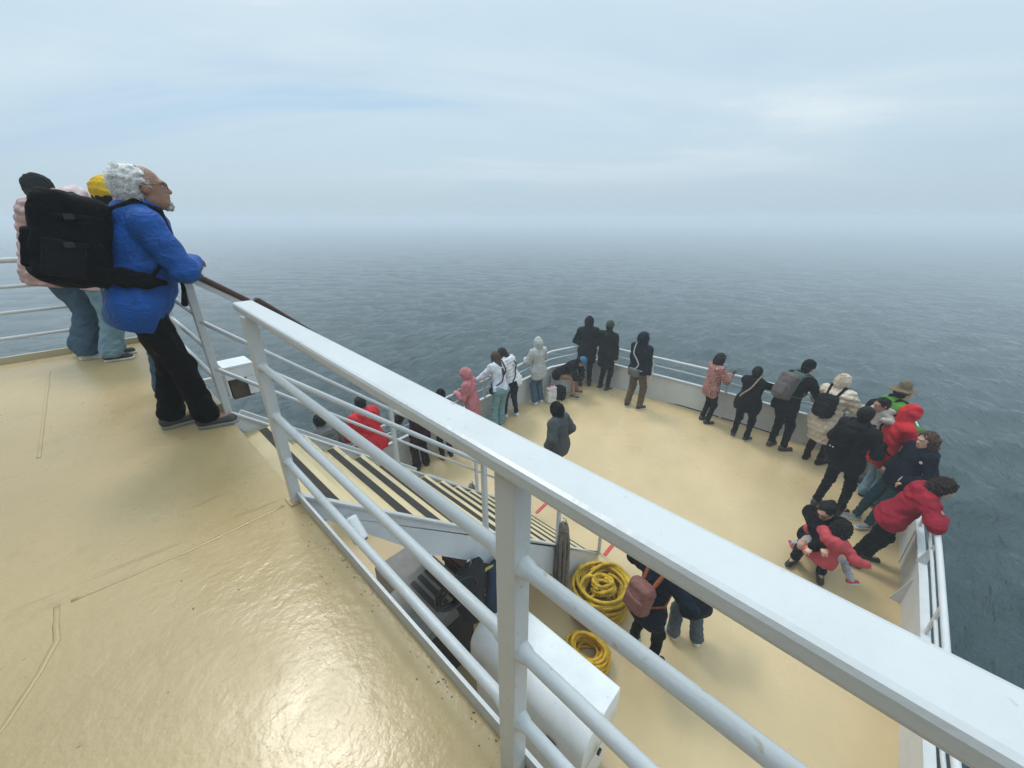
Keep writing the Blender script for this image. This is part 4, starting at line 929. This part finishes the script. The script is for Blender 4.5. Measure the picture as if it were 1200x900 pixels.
def phone(p, label, off=(0, 0.05, 0.03), name='phone', size=(0.038, 0.004, 0.078), m='black', cat='phone'):
    a, b_ = p['arms'][0][2], p['arms'][1][2]; e = worn(p, name, label, cat); c_ = b_+vec(*off)
    bm = B(); box(bm, (-size[0], -size[1], -size[2]), size, Matrix.Translation(Vector(c_)) @ Matrix.Rotation(R(-35), 4, 'X')); obj('case', bm, CM[m], e, bevel=0.003)
    bm = B(); box(bm, (-size[0]*0.9, -size[1]-0.001, -size[2]*0.93), (size[0]*0.9, -size[1]-0.0002, size[2]*0.93), Matrix.Translation(Vector(c_)) @ Matrix.Rotation(R(-35), 4, 'X')); obj('screen', bm, M['lens'], e); return e
RL = 1.05
def on_rail(d, x=0.22, z=0.0): return dict(L=(-x, d, RL+0.035+z), Rr=(x, d, RL+0.035+z))
POCK = dict(L=(-0.215, 0.10, 0.90), Rr=(0.215, 0.10, 0.90))
FRONT = dict(L=(-0.07, 0.27, 1.12), Rr=(0.07, 0.27, 1.12))

# --- upper deck
p = person('elderly man with curly white hair and glasses, bright blue jacket, leaning on a rail', (-3.50, 0.25, UP), -6, 1.78, lean=20, feet=((-0.13, -0.10, 2), (0.05, 0.10, -16)), hip=(0, -0.05, 0.945), L=(-0.20, 0.24, 1.125), Rr=(0.0, 0.30, 1.175), elbow=((-0.8, -0.3, -0.7), (0.75, 0.1, -0.75)), look=(4, -2), girth=1.10, belly=0.03, top='jacket_blue', hem=0.15, fold=0.006, infl=0.03, hood='down', pants='black', loose=1.7, flare=1.35, shoes='shoe_grey', sole='sole_grey', skin=2, face=True, h=0.009, hz=0.006, curl=0.9)
q, hs = p['q'], p['hs']
P = Prims(); A3 = p['A3']
P.ell(q(0, -0.045, 0.040), vec(0.091, 0.092, 0.087)*hs, A3, 0.02).ell(q(0, -0.080, -0.02), vec(0.083, 0.055, 0.086)*hs, A3, 0.03)
P.ell(q(0, 0.115, -0.01), vec(0.095, 0.095, 0.14)*hs, A3, 0.02, '-')
for x in (-0.08, 0.08): P.ell(q(x*1.2, 0.0, -0.03), vec(0.04, 0.04, 0.05)*hs, A3, 0.02, '-')
V, Q = surface(P, 0.006, folds(0.007, 0.05, 5)); me = np_mesh('hair', V, Q)
bm = B(); bm.from_mesh(me); rr = np.random.RandomState(4)
cand = V[rr.choice(len(V), 2600, replace=False)]; hcn = q(0, -0.03, 0.02)
for c0 in cand:
    nrm_ = nrm(c0-hcn); t1 = nrm(np.cross(nrm_, rr.normal(size=3))); t2 = np.cross(nrm_, t1); r0 = rr.uniform(0.004, 0.011); ph = rr.rand()*6.28; tn = rr.uniform(0.7, 1.6); lg = rr.uniform(0.006, 0.022)+(0.014 if rr.rand() < 0.2 else 0)
    pts = [c0+nrm_*(-0.006+lg*u)-vec(0, 0.012, 0.010)*u*u+(t1*math.cos(ph+u*tn*6.28)+t2*math.sin(ph+u*tn*6.28))*r0*(0.5+0.7*u)-vec(0, 0, 0.004*u) for u in np.linspace(0, 1, 9)]
    tube(bm, [Vector(x) for x in pts], [0.0017*(1-0.5*u) for u in np.linspace(0, 1, 9)], 4)
bm.to_mesh(me); bm.free(); me.polygons.foreach_set('use_smooth', [True]*len(me.polygons)); link('hair', me, CM['hair_white'], p['e'])
P = Prims(); P.ell(q(0, 0.078, -0.108), vec(0.030, 0.026, 0.030)*hs, A3, 0.01).cone(q(-0.02, 0.095, -0.050), q(0.02, 0.095, -0.050), 0.006, 0.006, 0.005); surf('beard', P, 0.005, 'beard_white', p['e'], folds(0.008, 0.02, 8))
bm = B()
for x in (-0.033, 0.033): tube(bm, [Vector(q(x+0.024*math.cos(a), 0.108-0.15*abs(x+0.024*math.cos(a))**1.3, 0.0+0.019*math.sin(a))) for a in np.linspace(0, 2*math.pi, 20, endpoint=False)], 0.0019, 6, close=True)
tube(bm, [Vector(q(-0.010, 0.109, 0.005)), Vector(q(0, 0.112, 0.008)), Vector(q(0.010, 0.109, 0.005))], 0.0019, 6)
for x in (-1, 1): tube(bm, [Vector(q(0.056*x, 0.103, 0.004)), Vector(q(0.078*x, 0.06, 0.006)), Vector(q(0.088*x, -0.01, 0.012)), Vector(q(0.086*x, -0.03, -0.01))], 0.0019, 6)
obj('glasses', bm, CM['frame'], p['e'], smooth=True)
p2 = dict(p); p2['tv'] = nrm(vec(0, math.sin(R(16)), math.cos(R(16)))); p2['fv'] = nrm(vec(0, math.cos(R(16)), -math.sin(R(16))))
e, c_ = backpack(p2, 'very large black travel backpack worn by the white-haired man', 'black', (0.165, 0.155, 0.25), 0.32, h=0.010, extra=-0.03)
tv, fv, rv, s = p2['tv'], p2['fv'], p['rv'], p['s']
P = Prims(); hb_ = p['pv']+tv*0.17*s
P.chain([c_-tv*0.17+rv*0.13+fv*0.08, hb_+rv*0.225-fv*0.06, hb_+rv*0.245+fv*0.04, hb_+rv*0.20+fv*0.13], [0.048, 0.048, 0.040, 0.016], 0.03, (rv, 2.2)); surf('hip_belt', P, 0.009, 'black', e); P = Prims(); P.chain([c_-tv*0.17-rv*0.13+fv*0.08, hb_-rv*0.225-fv*0.06, hb_-rv*0.245+fv*0.04, hb_-rv*0.20+fv*0.13], [0.048, 0.048, 0.040, 0.016], 0.03, (rv, 2.2)); surf('hip_belt', P, 0.009, 'black', e)
P = Prims(); P.chain([hb_+rv*0.235+fv*0.05, hb_+rv*0.22+tv*0.14+fv*0.12, p['shc']+rv*0.18-tv*0.16+fv*0.16], 0.012, 0.01); P.chain([hb_+rv*0.20+fv*0.18+tv*0.10, hb_+rv*0.18+fv*0.215-tv*0.02, hb_+rv*0.17+fv*0.225-tv*0.12], [0.011, 0.011, 0.020], 0.01); surf('side_straps', P, 0.008, 'black', e)
P = Prims(); P.box(c_+rv*0.165-fv*0.02-tv*0.10, (0.006, 0.07, 0.085), [rv, fv, tv], 0.014, 0.02); surf('side_pocket', P, 0.009, 'black2', e, folds(0.005, 0.08, 3))
P = Prims(); P.ell(c_+tv*0.205+fv*0.01, (0.145, 0.13, 0.05), [rv, fv, tv], 0.03); surf('lid', P, 0.010, 'black2', e, folds(0.008, 0.09, 4))
for u in (0.13, -0.02):
    P = Prims(); P.chain([c_+rv*0.155+fv*0.12+tv*(u+0.02), c_+rv*0.172+tv*u, c_+rv*0.150-fv*0.125+tv*(u-0.02)], 0.011, 0.01, (tv, 0.8)); surf('compression_strap', P, 0.008, 'black2', e)
    bm = B(); box(bm, (-0.006, -0.02, -0.014), (0.006, 0.02, 0.014), Matrix.Translation(Vector(c_+rv*0.186+tv*u))); obj('buckle', bm, M['black'], e, bevel=0.003)

p = person('person in a dusty pink puffer jacket and dark knitted beanie leaning over the corner rail', (-6.42, -0.24, UP), -8, 1.88, lean=14, hip=(0, 0.03, 0.97), feet=((-0.10, 0, 6), (0.12, 0.06, -10)), **on_rail(0.64, 0.24), look=(-4, 8), top='pink_puffer', puff=0.05, quilted=0.085, pants='denim_blue', loose=2.6, flare=1.6, shoes='shoe_white', sole='sole_white', hat=('beanie', 'beanie_grey'), hair=('short', 'hair_dark_brown'), hood='down')
person('person with a pink and white patterned hooded top and pale jeans beside the pink puffer', (-6.10, 0.0, UP), -10, 1.72, lean=10, hip=(0, 0.08, 0.91), **on_rail(0.46, 0.18), look=(0, 10), top='pink_white', hood='up', pants='denim_pale', loose=2.4, flare=1.5, shoes='shoe_black', sole='sole_white', skin=0)
person('person in a yellow knitted hat and teal jacket hidden behind the white-haired man', (-4.38, 0.22, UP), -4, 1.71, lean=10, hip=(0, -0.01, 0.91), **on_rail(0.27, 0.18), top='teal_dark', pants='denim_blue', loose=2, flare=1.3, shoes='shoe_black', hat=('beanie', 'yellow_knit'), hair=('short', 'hair_dark_brown'))

# --- bow deck, port side
person('stooping person in a mid grey hooded jacket near the far side of the stairs', (-6.02, 1.98), 88, 1.80, lean=10, hip=(0, -0.02, None), **on_rail(0.36, 0.2), top='grey_mid', infl=0.032, hood='down', pants='black', hair=('short', 'hair_black'), look=(-20, 0), girth=1.1)
person('person in a bright red puffer jacket and black trousers bending over the port rail', (-6.00, 2.72), 104, 1.88, lean=14, hip=(0, -0.03, None), **on_rail(0.40, 0.22), top='red', puff=0.035, hood='down', pants='black', loose=1.6, flare=1.3, hair=('short', 'hair_black'), look=(-12, 30), girth=1.1)
person('person in a dark maroon outfit standing between the red puffer and the small black beanie', (-5.90, 3.64), 88, 1.66, lean=14, hip=(0, -0.03, None), **on_rail(0.40, 0.2), top='maroon', hood='down', pants='maroon', hem=0.25, loose=2.2, flare=1.3, hair=('short', 'hair_black'))
person('child in black clothes and a round black beanie at the port rail', (-5.72, 4.14), 80, 1.50, lean=6, L=(-0.2, 0.34, 1.08), Rr=(0.2, 0.34, 1.08), top='black', pants='black', loose=1.5, hat=('beanie', 'black'), hair=('short', 'hair_black'))
person('person in a rose pink raincoat with the hood up at the port rail', (-5.72, 4.86), 118, 1.68, lean=8, hip=(0, -0.04, None), **FRONT, look=(-18, -4), top='rose', infl=0.030, hood='up', hem=0.30, pants='tan_pants')
p = person('person with very long brown hair, white top and wide pale teal jeans', (-5.62, 5.52), 90, 1.77, lean=20, side=9, hip=(0, -0.14, 0.98), L=(-0.2, 0.42, 1.1), Rr=(0.26, 0.42, 1.1), look=(-20, 16), top='lilac_white', hem=0.02, pants='teal_denim', loose=2.0, flare=1.75, shoes='shoe_white', sole='sole_white', hair=('long', 'hair_brown'))
crossbody(p, 'thin black strap bag across the back of the person in the white top', 'black', 'black', -1, (0.07, 0.03, 0.07), (0.19, 0.02, 0.0))
p = person('person in a white quilted jacket and dark jeans leaning towards the long-haired friend', (-5.68, 6.02), 98, 1.74, lean=20, side=-6, hip=(0, -0.10, None), feet=((-0.12, 0.06, 14), (0.10, -0.12, -16)), **on_rail(0.46, 0.2), look=(-22, -18), top='white_cloth', puff=0.02, quilted=0.075, hood='down', hem=0.10, pants='denim_dark', loose=1.0, shoes='shoe_white', sole='sole_white', hair=('long', 'hair_dark_brown'))
crossbody(p, 'black crossbody bag of the person in the white quilted jacket', 'black', 'black', -1, (0.10, 0.045, 0.10), (0.18, -0.05, -0.05))
person('person in a light grey rain jacket with the hood up and blue jeans', (-5.52, 6.86), 82, 1.66, lean=4, L=(-0.12, 0.34, 1.10), Rr=(0.14, 0.32, 1.12), top='grey_light', infl=0.032, hood='up', hem=0.22, pants='denim_blue', loose=1.8, flare=1.3, shoes='shoe_white', sole='sole_white')
p = person('seated man bent forward in a blue cap, black jacket and tan trousers', (-5.22, 7.66), -72, 1.72, lean=52, hip=(0, -0.22, 0.53), feet=((-0.17, 0.20, 10), (0.17, 0.22, -10)), L=(-0.06, 0.36, 0.50), Rr=(0.06, 0.37, 0.48), elbow=((-0.9, 0, -0.3), (0.9, 0, -0.3)), look=(-55, 0), top='black', infl=0.030, pants='tan_pants', loose=1.7, shoes='shoe_grey', sole='sole_white', hat=('cap', 'cap_blue'), hair=('short', 'hair_black'), skin=1)
# --- bow
person('tall person in a black hooded coat standing right in the port bow corner', (-5.12, 8.32), 38, 1.84, lean=2, L=(-0.2, 0.30, 1.08), Rr=(0.2, 0.24, 1.02), look=(-6, 10), top='black2', hood='up', hem=0.34, infl=0.032, pants='black', loose=1.4)
person('person in a long dark olive parka and grey-green beanie at the bow rail', (-4.60, 8.40), -6, 1.80, lean=2, **POCK, look=(0, -14), top='olive', infl=0.032, hem=0.34, hood='down', pants='black', loose=1.0, shoes='shoe_black', sole='sole_white', hat=('beanie', 'beanie_green'), hair=('short', 'hair_dark_brown'), skin=0)
p = person('person in a navy hooded jacket and brown trousers with a grey bag at the back', (-3.56, 8.02), -12, 1.82, lean=4, feet=((-0.15, -0.04, 20), (0.13, 0.04, -14)), **POCK, top='navy', infl=0.030, hood='up', hem=0.08, pants='brown_pants', loose=1.9, flare=1.2, shoes='shoe_black', sole='sole_white')
crossbody(p, 'small grey sling bag with a white strap on the back of the navy jacket', 'grey_mid', 'grey_light', 1, (0.13, 0.04, 0.085), (0.02, -0.135, -0.03))
p = person('short woman in a pink and black floral jacket looking at a phone', (-2.08, 8.40), -42, 1.55, lean=3, L=(-0.04, 0.30, 1.08), Rr=(0.07, 0.31, 1.10), look=(-14, -6), top='floral', infl=0.032, hem=0.22, pants='black', loose=1.0, hair=('wavy', 'hair_dark_brown'), skin=1, face=True)
phone(p, 'black phone held up by the woman in the floral jacket')
p = person('short stout person all in black with tan strap across the back', (-1.32, 8.17), -14, 1.52, lean=6, feet=((-0.14, -0.02, 24), (0.14, 0.02, -16)), **on_rail(0.50, 0.34, -0.03), elbow=((-1, -0.2, 0.1), (1, -0.2, 0.1)), girth=1.22, top='black', infl=0.030, hem=0.20, pants='black', loose=1.4, shoes='shoe_black', sole='sole_white', hair=('short', 'hair_black'))
crossbody(p, 'black bag on a tan strap worn across the stout person in black', 'black', 'tan_strap', -1, (0.09, 0.04, 0.08), (0.20, 0.02, -0.02))
p = person('person in a black jacket with green yoke and black beanie leaning on the bow rail', (-0.70, 8.24), -34, 1.82, lean=20, hip=(0, -0.06, None), feet=((-0.10, -0.02, 14), (0.10, 0.06, -14)), **on_rail(0.50, 0.24), look=(-14, 0), top='black', infl=0.032, hem=0.16, pants='black', loose=1.5, shoes='shoe_brown', sole='sole_dark', hat=('beanie', 'black'), hair=('short', 'hair_black'), hood='down', hood_m='green_yoke')
backpack(p, 'speckled grey backpack on the person with the green yoke', 'speckle_pack', (0.155, 0.10, 0.24), 0.30, 'charcoal')
p = person('person in a long cream quilted coat with a furry hood', (-0.11, 8.17), -22, 1.68, lean=9, feet=((-0.11, 0, 10), (0.11, 0.03, -10)), **on_rail(0.40, 0.24), look=(-14, -6), top='cream', puff=0.03, quilted=0.10, coat=0.46, hood='up', hood_m='fur', pants='maroon', loose=1.3, shoes='maroon', sole='sole_dark', girth=1.04)
backpack(p, 'flat black leather backpack on the cream coat', 'black2', (0.155, 0.07, 0.19), 0.28, 'black')
p = person('dark-haired person in a black jacket standing behind the red hooded jacket', (0.28, 6.98), -28, 1.78, lean=5, feet=((-0.14, -0.06, 12), (0.13, 0.06, -12)), L=(-0.2, 0.26, 1.02), Rr=(0.2, 0.26, 1.04), top='black2', infl=0.032, hem=0.18, hood='down', pants='black', loose=1.3, hair=('short', 'hair_black'))
e, c_ = backpack(p, 'round black daypack on the dark-haired person in the black jacket', 'black', (0.155, 0.10, 0.23), 0.28, 'black')
for x in (-0.07, -0.03):
    bm = B(); bmesh.ops.create_uvsphere(bm, u_segments=10, v_segments=6, radius=0.011)
    for v in bm.verts: v.co += Vector(c_-p['fv']*0.132-p['tv']*0.06+p['rv']*x)
    obj('zip_pull', bm, CM['white_cloth'], e, smooth=True)
# --- starboard corner
p = person('person in a bright green jacket and wide khaki bucket hat', (0.56, 8.10), -60, 1.76, lean=10, **on_rail(0.42, 0.22), top='bright_green', infl=0.035, hood='down', pants='grey_pants', loose=1.6, hat=('bucket', 'khaki'), hair=('short', 'hair_dark_brown'), skin=0, shoes='shoe_brown')
backpack(p, 'black rucksack on the person in the green jacket', 'black', (0.13, 0.08, 0.20), 0.30, 'black')
p = person('person in a bright red jacket with the hood up carrying a small child', (0.72, 7.58), -62, 1.70, lean=12, hip=(0, -0.08, None), L=(-0.20, 0.26, 1.14), Rr=(0.10, 0.34, 1.10), look=(-18, -14), top='red', infl=0.032, hood='up', hem=0.20, pants='denim_pale', loose=2.4, flare=1.5, shoes='shoe_black')
crossbody(p, 'black crossbody bag hanging on the back of the red hooded jacket', 'black', 'black', 1, (0.12, 0.05, 0.10), (0.10, -0.13, 0.10))
p = person('small child in a spotted fleece held at the shoulder of the red jacket', (0.50, 7.72, dz(7.6)+0.78), 150, 0.86, lean=4, feet=((-0.16, 0.18, 0), (0.16, 0.18, 0)), hip=(0, 0, 0.42), L=(-0.14, 0.16, 0.62), Rr=(0.12, 0.16, 0.62), look=(-10, 20), top='spotted_fleece', infl=0.03, hood='down', pants='white_cloth', loose=1.2, shoes='shoe_white', sole='sole_white', hair=('short', 'hair_black'), skin=1, face=True, h=0.010)
p = person('woman with wavy brown hair and a navy jacket looking back along the deck', (0.86, 7.02), 118, 1.62, lean=-13, hip=(0, -0.04, None), feet=((-0.10, 0.16, 14), (0.10, 0.24, -14)), L=(-0.20, 0.02, 0.93), Rr=(0.20, 0.02, 0.93), look=(-4, -10), top='navy', infl=0.030, hood='down', hem=0.16, pants='teal_dark', loose=1.5, shoes='speckled_leggings', sole='sole_white', hair=('wavy', 'hair_brown'), skin=0, face=True)
from mathutils.bvhtree import BVHTree
def badge(p, part, u, ang, r_, name, m, tall=1.0):
    jk = next(c for c in p['e'].children if c.name.split('.')[0] == part)
    t_ = BVHTree.FromPolygons([v.co for v in jk.data.vertices], [tuple(f.vertices) for f in jk.data.polygons])
    o_ = p['pv']+p['tv']*u*p['s']; d_ = p['rv']*math.cos(R(ang))+p['fv']*math.sin(R(ang)); hit, n_, _, _ = t_.ray_cast(Vector(o_+d_*0.6), Vector(-d_))
    if hit is None: return
    bm = B(); bmesh.ops.create_cone(bm, cap_ends=True, segments=18, radius1=r_, radius2=r_, depth=0.006)
    mt = Matrix.Translation(hit+n_*0.004) @ n_.to_track_quat('Z', 'Y').to_matrix().to_4x4() @ Matrix.Diagonal((1, tall, 1, 1))
    for v in bm.verts: v.co = mt @ v.co
    obj(name, bm, CM[m], jk)
badge(p, 'jacket', 0.40, 160, 0.020, 'badge', 'white_cloth'); badge(p, 'jacket', 0.06, 142, 0.010, 'pocket_zip', 'white_cloth', 4.5)
q = p['q']; bm = B()
for x in (-0.034, 0.034): tube(bm, [Vector(q(x+0.026*math.cos(a), 0.068-0.03*math.sin(a), 0.118+0.018*math.sin(a))) for a in np.linspace(0, 2*math.pi, 16, endpoint=False)], 0.004, 6, close=True)
tube(bm, [Vector(q(-0.01, 0.07, 0.120)), Vector(q(0.01, 0.07, 0.120))], 0.003, 6)
obj('sunglasses', bm, CM['frame'], p['e'], smooth=True)
person('person with thick dark hair and a crimson puffer leaning far over the starboard rail', (0.86, 6.17), -84, 1.60, lean=24, hip=(0, 0.0, 0.84), feet=((-0.12, -0.04, 6), (0.12, -0.26, -8)), L=(-0.14, 0.36, 1.06), Rr=(0.14, 0.36, 1.06), elbow=((-0.8, -0.5, 0.3), (0.8, -0.5, 0.3)), look=(-30, 0), top='crimson', puff=0.02, hood='down', hem=0.12, pants='black', loose=1.5, hair=('wavy', 'hair_dark_brown'), girth=1.02)
# --- the group in the middle
p = person('crouching woman with glasses and tied black hair hugging a child on her lap', (0.26, 5.64), 176, 1.66, lean=18, hip=(0, -0.20, 0.36), feet=((-0.16, 0.06, 14), (0.16, 0.04, -14)), L=(0.02, 0.44, 0.62), Rr=(-0.10, 0.46, 0.70), elbow=((-1, 0.1, 0.0), (1, 0.1, 0.0)), look=(-28, 20), top='black', infl=0.035, pants='denim_dark', loose=1.6, shoes='shoe_black', hair=('bun', 'hair_black'), skin=0, face=True)
q = p['q']; bm = B()
for x in (-0.033, 0.033): tube(bm, [Vector(q(x+0.025*math.cos(a), 0.110-0.15*abs(x)**1.3, 0.0+0.020*math.sin(a))) for a in np.linspace(0, 2*math.pi, 16, endpoint=False)], 0.003, 6, close=True)
for x in (-1, 1): tube(bm, [Vector(q(0.057*x, 0.106, 0.004)), Vector(q(0.087*x, -0.01, 0.010))], 0.0025, 6)
obj('glasses', bm, CM['frame'], p['e'], smooth=True)
person('small child in a coral pink jacket and pink shoes astride the crouching woman', (0.32, 5.30, dz(5.30)+0.30), -10, 1.08, side=9, lean=16, hip=(0, 0, 0.24), feet=((-0.52, 0.34, 40), (0.54, 0.22, -40)), L=(-0.16, 0.28, 0.50), Rr=(0.40, 0.14, 0.36), elbow=((-0.6, -0.4, -0.4), (0.8, -0.3, -0.5)), look=(-22, 34), top='coral', infl=0.032, hood='down', hem=0.10, pants='speckled_leggings', loose=1.2, shoes='coral', sole='sole_white', hair=('wavy', 'hair_black'), h=0.010, girth=1.1, skin=0)
person('lone person in a charcoal hooded jacket standing mid deck with the black hood up', (-3.40, 4.86), 92, 1.63, lean=5, **POCK, look=(-20, 6), top='charcoal', infl=0.045, hood='up', hood_m='black', hem=0.18, pants='black', loose=1.4)
p = person('person in a navy jacket and black trousers with a small brown rucksack', (-0.92, 3.22), -18, 1.64, lean=12, hip=(0, -0.06, None), feet=((-0.16, -0.02, 12), (0.14, 0.02, -14)), L=(-0.30, 0.20, 0.98), Rr=(0.30, 0.20, 0.98), elbow=((-1, -0.3, 0), (1, -0.3, 0)), look=(-10, 4), top='navy', infl=0.030, hem=0.20, pants='black', loose=1.3, shoes='shoe_black', sole='sole_white', hair=('short', 'hair_black'), skin=0)
backpack(p, 'small woven brown rucksack with leather straps on the navy jacket', 'woven_brown', (0.135, 0.085, 0.165), 0.22, 'leather')
a = p['arms'][0][2]; e = worn(p, 'leaflet', 'folded white leaflet in the hand of the person with the brown rucksack', 'leaflet')
bm = B(); mt = Matrix.Translation(Vector(a+vec(-0.03, 0.07, 0.0))) @ Matrix.Rotation(R(-40), 4, 'X') @ Matrix.Rotation(R(20), 4, 'Z')
box(bm, (-0.05, -0.004, -0.10), (0.05, 0.004, 0.10), mt); obj('cover', bm, CM['white_cloth'], e, bevel=0.001)
bm = B(); 
for z in (-0.05, -0.02, 0.01): box(bm, (-0.035, -0.0052, z), (0.03, -0.0042, z+0.012), mt)
obj('print', bm, CM['grey_mid'], e)
p = person('person in a long dark coat, grey jeans and white trainers beside the brown rucksack', (-0.62, 3.72), 52, 1.46, lean=16, feet=((-0.16, 0.06, 14), (0.12, -0.08, -10)), L=(-0.14, 0.30, 1.0), Rr=(0.16, 0.30, 1.02), look=(-15, 0), top='navy', infl=0.032, hem=0.34, pants='grey_denim', loose=2.0, flare=1.4, shoes='shoe_white', sole='sole_white', hair=('short', 'hair_black'))

# --- bags on the deck
e = empty('tote_bag', (-5.30, 7.10, dz(7.1)), R(75)); tag(e, 'white and pink patterned tote bag standing on the deck beside the blue jeans', 'bag')
P = Prims(); P.box((0, 0, 0.17), (0.10, 0.05, 0.14), None, 0.03, 0.02); surf('bag_body', P, 0.012, 'white_cloth', e, folds(0.010, 0.16, 71))
P = Prims(); P.box((0, 0, 0.345), (0.105, 0.05, 0.02), None, 0.025, 0.02); surf('bag_top', P, 0.012, 'pink_white', e, folds(0.012, 0.12, 72))
P = Prims(); P.chain([(-0.06, 0, 0.36), (-0.05, 0, 0.45), (0.05, 0, 0.45), (0.06, 0, 0.36)], 0.010, 0.01); surf('handle', P, 0.009, 'coral', e)
e = empty('rucksack', (-5.24, 7.36, dz(7.4)), R(20)); tag(e, 'slumped black rucksack on the deck beside the seated man', 'backpack')
P = Prims(); P.ell((0, 0, 0.17), (0.16, 0.13, 0.19), None, 0.05).box((0, -0.02, 0.13), (0.12, 0.10, 0.12), None, 0.03, 0.05).cut((0, 0, -1), 0); surf('pack_body', P, 0.012, 'black', e, folds(0.012, 0.14, 73))
P = Prims(); P.chain([(-0.06, 0.1, 0.3), (-0.08, 0.17, 0.22), (-0.07, 0.15, 0.08)], 0.018, 0.01).chain([(0.06, 0.1, 0.3), (0.08, 0.17, 0.22), (0.07, 0.15, 0.08)], 0.018, 0.01); surf('straps', P, 0.011, 'black', e)
